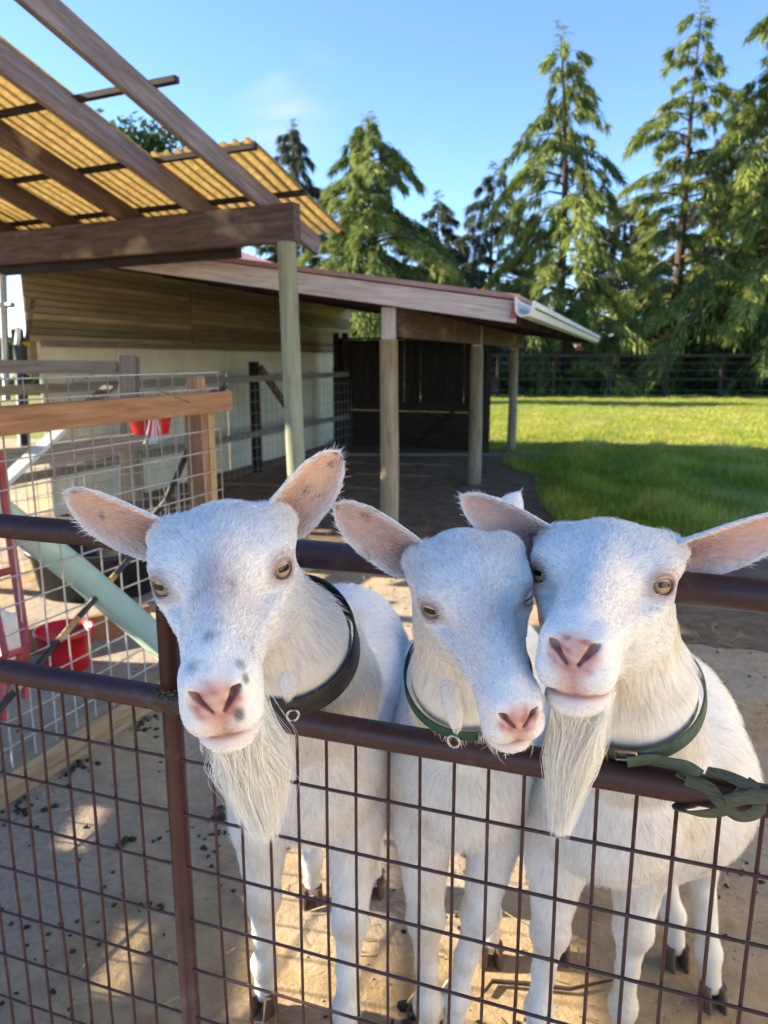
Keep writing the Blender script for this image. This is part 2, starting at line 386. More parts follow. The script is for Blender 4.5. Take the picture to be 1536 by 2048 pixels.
# gutter: a trough in profile
prof = [(-.01, .10), (.0, .0), (.03, -.035), (.10, -.03), (.125, .03), (.13, .07), (.118, .07), (.112, .03), (.095, -.018), (.033, -.022), (.012, .004), (.004, .10)]
gv, gf = [], []
for j, v in enumerate((V0-.12, V1)):
    for a, b in prof: gv.append(yard(U1-.02+a, v, roof_z(U1)-.07+b))
n = len(prof)
for k in range(n): gf.append((k, (k+1) % n, n+(k+1) % n, n+k))
gf += [tuple(range(n)), tuple(range(2*n-1, n-1, -1))]
gutter = link('gutter', py_mesh('gutter', gv, gf), M['white_metal'], shed)
gutter['label'] = 'white rain gutter'
board('drip_board', yard(U1-.034, V0-.02, roof_z(U1)-.03), yard(U1-.034, V1, roof_z(U1)-.03), .02, .10, M['white_metal'], shed)
board('gutter_moss', yard(U1+.105, V0-.02, roof_z(U1)-.045), yard(U1+.105, V1-.05, roof_z(U1)-.045), .012, .012, M['moss'], gutter)
for (px, py, dia, m) in ((778, 1100, .145, 'pole'), (948, 968, .165, 'pole'), (1022, 903, .15, 'pole')):
    g = gnd(px, py)
    uu = g @ RX; top = roof_z(uu)-.14
    pp = tube('post', [(g[0], g[1], -.02), (g[0]+.005, g[1], .7), (g[0]-.005, g[1], top-.26)], [dia/2*1.04, dia/2, dia/2*.95], M[m], shed, 16)
    board('post_block', (g[0]-.005, g[1], top-.26), (g[0]-.005, g[1], top-.02), .11, .11, M['fascia'], pp)
g2, g4 = gnd(778, 1100), gnd(1022, 903)
dv = (g4-g2)/np.linalg.norm(g4-g2)
a0, a1 = g2+dv*.08, g4+dv*.5
board('header_beam', (a0[0]+.06, a0[1], roof_z(a0@RX)-.27), (a1[0]+.06, a1[1], roof_z(a1@RX)-.27), .06, .22, M['brown_wood'], shed)
# back wall along the left: cream sheets below, weathered siding above
wu = -5.42
for i in range(7):
    va, vb = 5.7+i*1.12, 5.7+(i+1)*1.12-.012
    board('wall_sheet', yard(wu+.005*(i % 2), va, .85), yard(wu+.005*(i % 2), vb, .85), .03, 1.70, M['cream'], shed)
for j in range(14):
    for i in range(3):
        va, vb = 5.55+i*2.7, 5.55+(i+1)*2.7-.02
        z = 1.72+j*.066
        board('siding_board', yard(wu+.03+.006*(j % 2), va, z), yard(wu+.03+.006*(j % 2), vb, z), .022, .062, M['olive'], shed, bevel=.006)
board('wall_backing', yard(wu-.02, 5.6, 1.99), yard(wu-.02, 13.5, 1.99), .02, 1.28, M['olive'], shed)
board('wall_rail', yard(wu+.07, 5.7, 1.675), yard(wu+.07, 13.5, 1.675), .03, .06, M['grey_board'], shed)
# dark board partition at the far end
pv = 12.35
rr = random.Random(3)
u = -5.1
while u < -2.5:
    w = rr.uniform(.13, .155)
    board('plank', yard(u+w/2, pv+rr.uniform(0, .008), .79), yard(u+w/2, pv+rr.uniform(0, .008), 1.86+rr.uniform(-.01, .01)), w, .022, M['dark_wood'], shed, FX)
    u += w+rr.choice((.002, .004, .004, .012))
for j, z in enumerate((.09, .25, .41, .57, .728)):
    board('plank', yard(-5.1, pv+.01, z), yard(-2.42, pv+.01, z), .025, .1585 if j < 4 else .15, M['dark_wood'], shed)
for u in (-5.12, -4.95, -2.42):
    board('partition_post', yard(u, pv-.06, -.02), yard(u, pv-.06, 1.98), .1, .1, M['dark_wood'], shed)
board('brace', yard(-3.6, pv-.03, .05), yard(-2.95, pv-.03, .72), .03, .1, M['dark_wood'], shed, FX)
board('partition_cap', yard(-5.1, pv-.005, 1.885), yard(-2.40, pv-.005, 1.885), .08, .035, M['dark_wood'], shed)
ks = empty('kickboard', yard(-1.2, 11.2), 'low pale plank edging the shed floor by the grass', 'plank')
board('plank', gnd(690, 912), gnd(1095, 912), .05, .09, M['grey_board'], ks)
# second roof that shows over the shed
hr = empty('neighbouring_roof', at(470, 520, 11.5)*np.array([1, 1, 0]), 'reddish pitched roof rising behind the shed roof', 'roof')
q = [at(300, 560, 10.6), at(610, 548, 10.6), at(470, 498, 12.6), at(380, 508, 12.6)]
th = np.array([0, 0, -.05])
link('roof_sheet', py_mesh('roof_sheet', [p for p in q]+[p+th for p in q], [(0, 1, 2, 3), (7, 6, 5, 4), (0, 4, 5, 1), (1, 5, 6, 2), (2, 6, 7, 3), (3, 7, 4, 0)]), M['red_roof'], hr)
cap = at(470, 493, 12.5)
for a in (-.9, .75):
    tube('roof_post', [(cap[0]+a, cap[1]+.2, 0), (cap[0]+a, cap[1]+.2, cap[2]-.05)], .05, M['bark'], hr, 8)

# wire fence along the shed's back wall
sf = empty('stock_fence', yard(-4.7, 8.6), 'wire stock fence with split posts and a diagonal brace along the cream wall', 'fence')
fu = -4.95
for (uu, vv, hh) in ((fu, 6.4, 1.42), (fu, 9.0, 1.5), (fu, 11.9, 1.4)):
    tube('post', [yard(uu, vv, -.03), yard(uu, vv, hh)], [.075, .07], M['dark_wood'] if vv > 7 else M['grey_board'], sf, 9)
board('brace', yard(fu+.07, 9.05, 1.42), yard(fu+.07, 10.3, .5), .05, .10, M['brown_wood'], sf)
for z in (.55, 1.28):
    board('rail', yard(fu+.09, 4.6, z), yard(fu+.09, 12.2, z), .035, .08, M['grey_board'], sf)
for k in range(48):
    v = 5.2+k*.15
    tube('wire', [yard(fu+.12, v, .02), yard(fu+.12, v, 1.2)], .0028, M['galv'], sf, 4)
for k in range(8):
    tube('wire', [yard(fu+.124, 4.8, .08+k*.15), yard(fu+.124, 12.2, .08+k*.15)], .0028, M['galv'], sf, 4)

# ------------------------------------------------------------------ lean-to with amber corrugated sheets
LT = rad(25)
LD = np.array([-math.cos(LT), math.sin(LT), 0]); LE = np.array([math.sin(LT), math.cos(LT), 0])   # along the beam, down the slope
SL = .295
B0 = at(590, 445, 4.95)                                                                           # beam end, mid height
lt = empty('lean_to', (B0[0], B0[1], 0), 'timber lean-to frame with amber corrugated sheets over the pen', 'lean-to')
def lp(s, e, dz=0.0):
    """s metres along the beam, e metres down the slope past it, dz above the beam's middle"""
    return B0+LD*s+LE*e+np.array([0, 0, -SL*e+dz])
def lh(s, e, z):
    return B0+LD*s+LE*e+np.array([0, 0, z])
board('beam', lh(-.02, 0, 0), lh(5.2, 0, 0), .085, .245, M['brown_wood'], lt)
pb = lh(.07, 0, 0)
tube('post', [(pb[0]+.05, pb[1], -.02), (pb[0]+.02, pb[1], 1.1), (pb[0], pb[1], pb[2]-.122)], [.068, .065, .064], M['green_pole'], lt, 18)
for i, s in enumerate((.29, .86, 1.54, 2.22, 2.95, 3.7)):
    board('rafter', lp(s, -3.4 if i < 2 else -2.9, .205), lp(s, .80 if i == 0 else .5, .205), .045, .145, M['old_wood'] if i < 2 else M['brown_wood'], lt)
for (e, s0, s1) in ((-2.6, .1, 4.4), (-1.85, .45, 4.4), (-.985, .12, 4.4), (-.34, .06, 4.4), (.22, .04, 4.4)):
    board('purlin', lp(s0, e, .298), lp(s1, e, .298), .045, .035, M['dark_wood'], lt)
def corrugated(s0, s1, e0, e1, dz, seed):
    r = random.Random(seed); ns = max(8, int((s1-s0)/.0127)); V, F = [], []
    e_list = [e0+(e1-e0)*k/4 for k in range(5)]
    jag = [r.uniform(-.012, .012) for _ in range(ns+1)]
    for i in range(ns+1):
        s = s0+(s1-s0)*i/ns; wv = .012*math.sin(2*math.pi*s/.092)
        for k, e in enumerate(e_list): V.append(lp(s, e+(jag[i] if k == 0 else 0), dz+wv+.006*math.sin(k*1.7+seed)))
    m = len(e_list)
    for i in range(ns):
        for k in range(m-1): F.append((i*m+k, (i+1)*m+k, (i+1)*m+k+1, i*m+k+1))
    me = py_mesh('corrugated_sheet', V, F, True)
    o = link('corrugated_sheet', me, M['panel'], lt)
    so = o.modifiers.new('thick', 'SOLIDIFY'); so.thickness = .003
    return o
for (s0, s1, e0, e1, dz) in ((.06, .50, -.36, .88, .333), (.48, .90, -.36, .88, .337), (.88, 1.56, -1.5, .88, .333), (1.54, 2.24, -1.9, .88, .337),
                             (2.22, 2.92, -2.4, .88, .333), (2.90, 3.60, -2.5, .88, .337), (3.58, 4.2, -2.6, .88, .333)):
    corrugated(s0, s1, e0, e1, dz, int(s0*10))
board('lower_beam', at(478, 500, 5.5), at(-90, 546, 6.5), .08, .105, M['dark_wood'], lt)
for s in (3.5, 5.0):
    q = lh(s, 0, 0); tube('post', [(q[0], q[1], -.02), (q[0], q[1], q[2]-.122)], .065, M['green_pole'], lt, 12)

# ------------------------------------------------------------------ board wall added outside the frame on the left to shade the goats
sw = empty('shade_wall', (-4.6, 2.4, 0), 'tall weathered board wall added out of frame to shade the goats', 'wall')
y = 1.38; k = 0
while y < 5.2:
    yc = y+.06; ztop = 4.5 if yc < 4.13 else 3.3
    cuts = [(0, 2.62)] if yc < 2.02 else []                       # left open low so sun reaches the ground before the gate
    if 2.30 < yc < 3.75: cuts = [(2.02, 2.20), (2.24, 2.43)]      # gaps shaped to drop sun patches by the goats' feet, one bar across
    if 2.30 < yc < 2.62: cuts = [(1.85, 1.885)]+cuts
    if 2.88 < yc < 3.06: cuts = [(1.69, 1.735)]+cuts
    z = 0.0
    if yc > 4.13: cuts = [(0, 2.55)]
    for (c0, c1) in cuts+[(ztop, 4.6)]:
        if c0 > z: board('plank', (-4.6, yc, z), (-4.6, yc, c0), .03, .1205, M['grey_board'], sw, (0, 1, 0), .0)
        z = c1
    y += .12; k += 1
for y in (1.36, 2.14, 3.2, 4.16, 5.2):
    board('post', (-4.68, y, 0), (-4.68, y, 4.5 if y < 5 else 3.3), .1, .1, M['dark_wood'], sw, (0, 1, 0))

M['bounce_cream'] = plain('bounce_cream', (.74, .68, .57), (.84, .79, .69), 3, .7, 0, .1)
wb = empty('bounce_wall', (4.6, -2, 0), 'cream painted wall added out of frame on the right to bounce sunlight', 'barn')  # unseen reflector wall, added to throw warm sunlight back on the goats
for k in range(14):
    board('siding_board', (4.4, -5.6, .13+k*.24), (4.4, 3.4, .13+k*.24), .03, .236, M['bounce_cream'], wb, bevel=0)
for y in (-5.6, -1.1, 3.38):
    board('post', (4.48, y, 0), (4.48, y, 3.4), .1, .1, M['dark_wood'], wb, (0, 1, 0))

# ------------------------------------------------------------------ galvanised pen panel on the left
pen_a, pen_d = np.array([-1.34, 2.32, 0]), np.array([.37, .93, 0]); pen_d /= np.linalg.norm(pen_d)
pen = empty('pen_panel', pen_a+pen_d*.5, 'galvanised mesh pen panel framed with orange-brown timber', 'fence panel')
def pp_(s, z, off=0.0):
    nrm = np.array([pen_d[1], -pen_d[0], 0])
    return pen_a+pen_d*s+nrm*off+np.array([0, 0, z])
S1 = 1.36
board('top_board', pp_(-1.1, 1.325, .042), pp_(S1+.10, 1.325, .042), .045, .095, M['cedar'], pen)
board('post', pp_(S1-.03, 0, -.06), pp_(S1-.03, 1.275, -.06), .09, .06, M['cedar'], pen, pen_d)
board('post', pp_(S1+.035, 0, -.06), pp_(S1+.035, 1.275, -.06), .085, .05, M['pine'], pen, pen_d)
board('post_stub', pp_(S1-.02, 1.376, -.06), pp_(S1-.02, 1.44, -.06), .07, .06, M['cedar'], pen, pen_d)
board('base_beam', pp_(-1.1, .055, -.02), pp_(S1+.05, .055, -.02), .10, .11, M['sleeper'], pen)
wr = random.Random(8)
for k in range(24):
    s = -1.05+k*.1016
    if s > S1+.06: break
    tube('wire', [pp_(s, .10, .004), pp_(s, .8, .004+wr.uniform(-.004, .004)), pp_(s, 1.465, .004)], .0032, M['galv'], pen, 6)
tube('wire', [pp_(S1+.07, .10, .004), pp_(S1+.07, 1.465, .004)], .0032, M['galv'], pen, 6)
for k, z in enumerate((1.462, 1.385, 1.19, 1.09, .99, .89, .79, .69, .59, .49, .39, .29, .19)):
    tube('wire', [pp_(-1.1, z, .010), pp_(.2, z+wr.uniform(-.004, .004), .010), pp_(S1+.07, z, .010)], .0032, M['galv'], pen, 6)
tube('loose_wire', [at(130, 725, 3.0), at(150, 770, 3.0), at(190, 745, 3.0), at(260, 745, 3.1), at(330, 785, 3.2), at(380, 805, 3.2)], .002, M['wire_dark'], pen, 5)

# second mesh panel behind the first (same kind of mesh, set back)
pen2 = empty('mesh_panel', yard(-3.2, 3.9), 'galvanised mesh panel standing behind the timber-framed pen panel', 'fence panel')
pa, pb_ = gnd(-60, 1180), gnd(420, 1090)
for k in range(27):
    t = k/26; q = pa*(1-t)+pb_*t
    tube('wire', [q+np.array([0, 0, .03]), q+np.array([0, 0, .82])], .003, M['galv'], pen2, 5)
for k in range(8):
    tube('wire', [pa+np.array([0, .006, .04+k*.105]), pb_+np.array([0, .006, .04+k*.105])], .003, M['galv'], pen2, 5)
for q in (pa, pb_):
    tube('stake', [q+np.array([0, .02, -.02]), q+np.array([0, .02, .9])], .016, M['wire_dark'], pen2, 8)

# things in the pen
bp = empty('kick_plank', gnd(160, 1290), 'rough brown plank set on edge behind the red bucket', 'plank')
board('plank', gnd(30, 1290, .07), gnd(300, 1235, .07), .04, .15, M['cedar'], bp)
gp = empty('green_pipe', gnd(340, 1330), 'pale green pipe slanting down behind the mesh', 'pipe')
tube('pipe', [at(-20, 1010, 2.75), at(150, 1140, 2.85), at(420, 1370, 3.02)], .056, M['pale_pipe'], gp, 20)
def bucket(name, c, r0, r1, h, mat, label, tilt=0.0, rim=True):
    root = empty(name, c, label, 'bucket')
    V, F, n = [], [], 28
    pr = [(r0*.2, .0), (r0, .0), (r0*.6+r1*.4, h*.4), (r1, h), (r1+.008, h+.002), (r1+.008, h-.012), (r1-.001, h-.014)] if False else [(0.001, 0), (r0, 0), (r1, h), (r1+.009, h), (r1+.009, h-.014), (r1+.003, h-.014)]
    outer = [(0.001, 0), (r0*.96, 0), (r0, .006), (r0*.6+r1*.4, h*.4), (r1, h-.02), (r1+.009, h-.02), (r1+.009, h), (r1-.003, h), (r0*.6+r1*.4-.004, h*.4), (r0-.004, .008), (.001, .008)]
    for (r, z) in outer:
        for k in range(n): V.append((r*math.cos(2*math.pi*k/n), r*math.sin(2*math.pi*k/n), z))
    for i in range(len(outer)-1):
        for k in range(n): F.append((i*n+k, i*n+(k+1) % n, (i+1)*n+(k+1) % n, (i+1)*n+k))
    MM = Matrix.Translation(Vector(c)) @ Matrix.Rotation(tilt, 4, 'X')
    b = link('shell', py_mesh('shell', V, F, True), mat, root, MM)
    hp = [MM @ Vector((r1*1.02*math.cos(a), -.02+.0*a, h-.02-.10*math.sin(a))) for a in np.linspace(0, math.pi, 12)]
    tube('handle', hp, .003, M['galv'], root, 6)
    return root
bucket('bucket', gnd(108, 1362)+np.array([0, .16, 0]), .105, .135, .21, M['red_plastic'], 'red plastic bucket standing on the pen floor behind the mesh')
hb = at(302, 868, 5.2)
bucket('bucket', hb, .12, .15, .14, M['red_plastic'], 'red feed bucket hooked up on the fence by the cream wall')
tube('bucket_hook', [hb+np.array([0, .16, .13]), hb+np.array([0, .5, .2])], .006, M['wire_dark'], None, 6)
tag(bpy.data.objects['bucket_hook'], 'dark hook holding up the red feed bucket', 'hook')
tw = empty('baling_twine', at(305, 860, 5.0), 'pale blue twine dangling over the red feed bucket', 'twine')
for k, (a, b) in enumerate(((300, 288), (306, 300), (309, 312), (313, 322), (305, 306))):
    tube('strand', [at(a, 838, 5.0), at((a+b)/2+2, 862, 4.99), at(b, 888, 5.0)], .004, plain('twine', (.4, .55, .62), (.6, .72, .75), 30, .7, 0, 0) if k == 0 else bpy.data.materials['twine'], tw, 5)
# red frame at the left edge
ht = empty('hand_truck', gnd(20, 1420), 'worn red steel frame of a hand truck at the pen edge', 'hand truck')
zt = 2.62
tube('upright', [at(-2, 905, zt), at(22, 1085, zt), at(52, 1290, zt)], .016, M['red_paint'], ht, 10)
tube('upright', [at(-60, 905, zt-.1), at(-40, 1085, zt-.1), at(8, 1310, zt-.1)], .016, M['red_paint'], ht, 10)
for v0 in (1150, 1308):
    tube('crossbar', [at(-48 if v0 < 1200 else 0, v0+8, zt-.06), at(34 if v0 < 1200 else 54, v0-12, zt)], .014, M['red_paint'], ht, 8)
tube('toe_bar', [at(-30, 1440, zt-.1), at(56, 1290, zt)], .016, M['red_paint'], ht, 8)
tube('leg', [at(8, 1310, zt-.1), at(6, 1440, zt-.1)], .014, M['red_paint'], ht, 8)
tube('leg', [at(52, 1290, zt), at(50, 1395, zt+.02)], .014, M['red_paint'], ht, 8)
# crumpled white sack
bm = bmesh.new(); bmesh.ops.create_icosphere(bm, subdivisions=3, radius=1)
rs = random.Random(4)
for v in bm.verts:
    nz = math.sin(v.co.x*7+v.co.y*5)*.12+math.sin(v.co.z*9+v.co.x*4)*.1+rs.uniform(-.05, .05)
    v.co = Vector((v.co.x*.075, v.co.y*.06, v.co.z*.13))*(1+nz)
me = bpy.data.meshes.new('feed_sack'); bm.to_mesh(me); bm.free()
so = link('feed_sack', me, M['white_bag'], None, Matrix.Translation(Vector(at(-8, 1275, 2.75))))
tag(so, 'crumpled white sack resting on the red hand truck', 'sack')
# trough, dark tub with a rim
tr = empty('water_tub', gnd(170, 1215)+np.array([0, .25, 0]), 'big dark blue tub lying behind the green pipe', 'tub')
c = gnd(170, 1215)+np.array([-.05, .35, 0])
V, F, n = [], [], 28
outer = [(.001, 0), (.27, 0), (.31, .28), (.33, .28), (.33, .31), (.295, .31), (.25, .03), (.001, .03)]
for (r, z) in outer:
    for k in range(n): V.append((1.35*r*math.cos(2*math.pi*k/n), r*math.sin(2*math.pi*k/n), z))
for i in range(len(outer)-1):
    for k in range(n): F.append((i*n+k, i*n+(k+1) % n, (i+1)*n+(k+1) % n, (i+1)*n+k))
link('shell', py_mesh('shell', V, F, True), M['navy'], tr, Matrix.Translation(Vector(c)))
sk = empty('wooden_stake', gnd(20, 1440), 'long black-banded pale stake leaning across the pen', 'stake')
p0_, p1_ = at(-20, 1440, 2.45), at(265, 1110, 3.0)
for k in range(7):
    a, b = p0_+(p1_-p0_)*k/7, p0_+(p1_-p0_)*(k+1)/7
    tube('section', [a, b], .012, M['black_rubber'] if k % 2 == 0 else M['pine'], sk, 8)
ho = empty('rubber_hose', gnd(400, 1100), 'black rubber hose hanging from the pen post down to the ground', 'hose')
tube('hose', [at(452, 772, 3.62), at(425, 785, 3.66), at(403, 835, 3.72), at(385, 880, 3.74), at(355, 950, 3.8), at(330, 1005, 3.85), at(290, 1050, 3.95), gnd(260, 1100)], .016, M['black_rubber'], ho, 10)
tube('hose', [at(398, 830, 3.75), at(400, 900, 3.74), at(408, 1000, 3.74), at(412, 1085, 3.72)], .016, M['black_rubber'], ho, 10)
# planks and gear by the far corner of the pen
gs = empty('garden_tools', gnd(30, 1010), 'bundle of long-handled tools leaning at the corner of the shed', 'tools')
tl = 6.3
tube('handle', [at(6, 545, tl), at(12, 760, tl), at(14, 800, tl)], .028, M['galv'], gs, 10)
tube('handle', [at(34, 660, tl), at(40, 720, tl), at(50, 930, tl)], .05, M['black_rubber'], gs, 10)
tube('handle', [at(66, 600, tl+.1), at(52, 690, tl+.05), at(42, 760, tl)], .02, M['brown_wood'], gs, 8)
tube('grip', [at(37, 655, tl-.05), at(34, 690, tl-.05)], .022, M['white_bag'], gs, 8)
tube('tape', [at(34, 686, tl), at(56, 688, tl)], .02, M['yellow'], gs, 8)
tube('crossbar', [at(-30, 610, tl), at(28, 610, tl)], .022, M['galv'], gs, 8)
lg = empty('leaning_plank', gnd(10, 1010), 'whitewashed plank leaning against the fence beside the tools', 'plank')
board('plank', at(-10, 980, 4.3), at(120, 860, 5.0), .09, .03, M['white_metal'], lg)
board('plank', at(150, 830, 6.0), at(230, 765, 6.6), .12, .03, M['grey_board'], lg)
fr = empty('wall_board_rail', gnd(120, 1000), 'grey horizontal rail with a square post before the cream wall', 'rail')
board('rail', at(-40, 733, 5.4), at(270, 735, 6.2), .05, .10, M['grey_board'], fr)
board('post', at(258, 712, 6.1), at(262, 1000, 6.1), .13, .13, M['grey_board'], fr, (0, 1, 0))
board('low_rail', at(-40, 925, 4.6), at(300, 880, 6.0), .05, .13, M['grey_board'], fr)

# ------------------------------------------------------------------ maroon pipe gate in front
def gt(s, z, off=0.0):
    return np.array([0, 1.0, 0])+RX*s+np.array([0, 0, z])-FX*off
gate = empty('pipe_gate', gt(0, 0), 'maroon pipe gate with welded wire mesh below the second rail', 'gate')
ZL, ZT = .98, 1.245
tube('rail', [gt(-1.2, ZL), gt(-.3, ZL-.002), gt(1.0, ZL)], .0205, M['gate'], gate, 24)
tube('rail', [gt(-1.2, ZT), gt(1.0, ZT)], .0205, M['gate'], gate, 24)
tube('upright', [gt(-.370, -.02, -.004), gt(-.368, ZT, -.004)], .0168, M['gate'], gate, 18)
r_ = random.Random(2)
s = .005-.05*24; k = 0
while s < .95:
    if abs(s+.37) > .03:
        b = r_.uniform(-.002, .002)
        tube('wire', smooth_path([gt(s, .06, -.004), gt(s+b, .35, -.004+r_.uniform(-.002, .003)), gt(s-b*.8, .6, -.004+r_.uniform(-.002, .003)), gt(s+r_.uniform(-.0015, .0015), ZL-.015, -.004)], 3), .0027, M['gate'], gate, 6)
    s += .05
for k in range(9):
    z = ZL-.106-k*.1008
    tube('wire', [gt(-1.2, z, .002), gt(-.37, z+r_.uniform(-.002, .002), .002), gt(1.0, z, .002)], .0027, M['gate'], gate, 6)
bm = bmesh.new(); bmesh.ops.create_icosphere(bm, subdivisions=1, radius=1); bv = np.array([v.co for v in bm.verts]); bf = np.array([[v.index for v in f.verts] for f in bm.faces]); bm.free()
WV, WF = [], []
for k in range(9):
    for q in range(-24, 19):
        sz = r_.uniform(.0028, .0046); c = gt(.005+.05*q+r_.uniform(-.001, .001), ZL-.106-k*.1008, .0005); WF.append(bf+len(WV)*len(bv)); WV.append(c+bv*sz*np.array([1.2, .8, 1.]))
wd_b = link('weld_beads', np_mesh('weld_beads', np.concatenate(WV), np.concatenate(WF), True), plain('weld_metal', (.05, .03, .03), (.17, .15, .145), 60, .5, .3, .2), gate); wd_b['kind'] = 'stuff'
tube('bottom_rail', [gt(-1.2, .045), gt(1.0, .045)], .02, M['gate'], gate, 12)
# lichen where rail meets upright
V, F = [], []
rl = random.Random(6)
for k in range(150):
    a = rl.uniform(0, 6.28); t = rl.gauss(0, .014); c = gt(-.368+t, ZL+.0212*math.cos(a), .0212*math.sin(a))
    sz = rl.uniform(.0012, .0035)
    for q in ((sz, 0, 0), (-sz, 0, 0), (0, sz, 0), (0, -sz, 0), (0, 0, sz), (0, 0, -sz)): V.append(c+np.array(q))
    b = 6*k; F += [(b, b+2, b+4), (b+2, b+1, b+4), (b+1, b+3, b+4), (b+3, b, b+4), (b+2, b, b+5), (b+1, b+2, b+5), (b+3, b+1, b+5), (b, b+3, b+5)]
li = link('lichen', py_mesh('lichen', V, F), M['moss'], gate); li['kind'] = 'stuff'

# webbing strap knotted round the rail
M['strap'] = plain('strap', (.05, .058, .03), (.12, .125, .075), 60, .8, 0, .5, (1, 1, 6))
def ribbon(name, pts, nrm, w, th, mat, parent, loop=False):
    P = [np.array(p, float) for p in pts]; V, F = [], []
    m = len(P)
    for i, p in enumerate(P):
        a, b = P[(i-1) % m if loop else max(i-1, 0)], P[(i+1) % m if loop else min(i+1, m-1)]
        t = b-a; t /= np.linalg.norm(t); n_ = np.array(nrm[i], float); n_ -= t*(n_@t); n_ /= np.linalg.norm(n_)
        sd = np.cross(t, n_)
        ww = w[i] if hasattr(w, '__len__') else w
        for (x, y_) in ((-.5, 0), (-.46, 1), (.46, 1), (.5, 0), (.46, -1), (-.46, -1)): V.append(p+sd*x*ww+n_*y_*th/2)
    k = 6
    for i in range(m if loop else m-1):
        j = (i+1) % m
        for q in range(k): F.append((i*k+q, i*k+(q+1) % k, j*k+(q+1) % k, j*k+q))
    if not loop: F += [tuple(range(k)), tuple(range(m*k-1, (m-1)*k-1, -1))]
    c = np.mean(P, 0)
    return link(name, py_mesh(name, [v-c for v in V], F, True), mat, parent, Matrix.Translation(Vector(c)))
st = empty('tether_strap', gt(.47, ZL), 'olive webbing strap knotted around the gate rail', 'strap')
sc_ = .515
def rail_pt(s, ang, r): return gt(s, ZL+(r-.005)*math.cos(ang), (r-.005)*math.sin(ang))
lp1 = smooth_path([rail_pt(.405, .7, .031), rail_pt(.415, -.4, .030), rail_pt(.425, -1.5, .030), rail_pt(.43, -2.6, .031), rail_pt(.405, 3.0, .034), rail_pt(.425, 2.3, .037), rail_pt(.455, 1.7, .038), rail_pt(.475, .9, .037), rail_pt(.49, .3, .034)])
def outn(pts): return [np.array(p)-(gt(0, ZL)+RX*((np.array(p)-gt(0, ZL))@RX)) for p in pts]
ribbon('loop', lp1, outn(lp1), .016, .003, M['strap'], st)
lp2 = smooth_path([rail_pt(.41, .75, .033), rail_pt(.435, .95, .037), rail_pt(.45, 1.35, .041), rail_pt(.472, 1.75, .042), rail_pt(.492, 1.4, .042), rail_pt(.487, .8, .040), rail_pt(.46, .35, .037), rail_pt(.435, .1, .034)])
ribbon('loop', lp2, outn(lp2), .016, .003, M['strap'], st)
lp3 = smooth_path([rail_pt(.455, 1.3, .044), rail_pt(.48, 1.05, .046), rail_pt(.51, .9, .043), rail_pt(.56, .8, .038), rail_pt(.62, .75, .036)])
ribbon('tail', lp3, outn(lp3), .016, .004, M['strap'], st)

# ------------------------------------------------------------------ far fence, barn, trees
ff = empty('pasture_fence', gnd(1300, 795), 'dark post-and-rail fence along the far side of the pasture', 'fence')
fy = 31.0
for x in np.arange(2.4, 26, 2.3):
    tube('post', [(x, fy, -.05), (x, fy, 1.75)], .075, M['dark_wood'], ff, 8)
for z in (.75, 1.7):
    board('rail', (2.0, fy-.08, z), (26, fy-.08, z), .04, .09, M['dark_wood'], ff)
for z in (.3, 1.1, 1.4):
    tube('wire', [(2.0, fy-.09, z), (26, fy-.09, z)], .006, M['wire_dark'], ff, 5)
nb = empty('red_barn', (31, 108, 0), 'small red barn far beyond the trees', 'barn')
board('wall', (28.2, 110, 1.7), (33.5, 110, 1.7), 5, 3.4, M['red_paint'], nb, bevel=0)
V = [(27.9, 107.2, 3.4), (33.8, 107.2, 3.4), (33.8, 110, 5.0), (27.9, 110, 5.0), (27.9, 112.8, 3.4), (33.8, 112.8, 3.4)]
link('roof', py_mesh('roof', V, [(0, 1, 2, 3), (3, 2, 5, 4), (0, 3, 4), (1, 5, 2)]), M['white_metal'], nb)
board('window', (30.2, 107.45, 2.2), (31.6, 107.45, 2.2), .1, 1.0, M['white_metal'], nb, bevel=0)

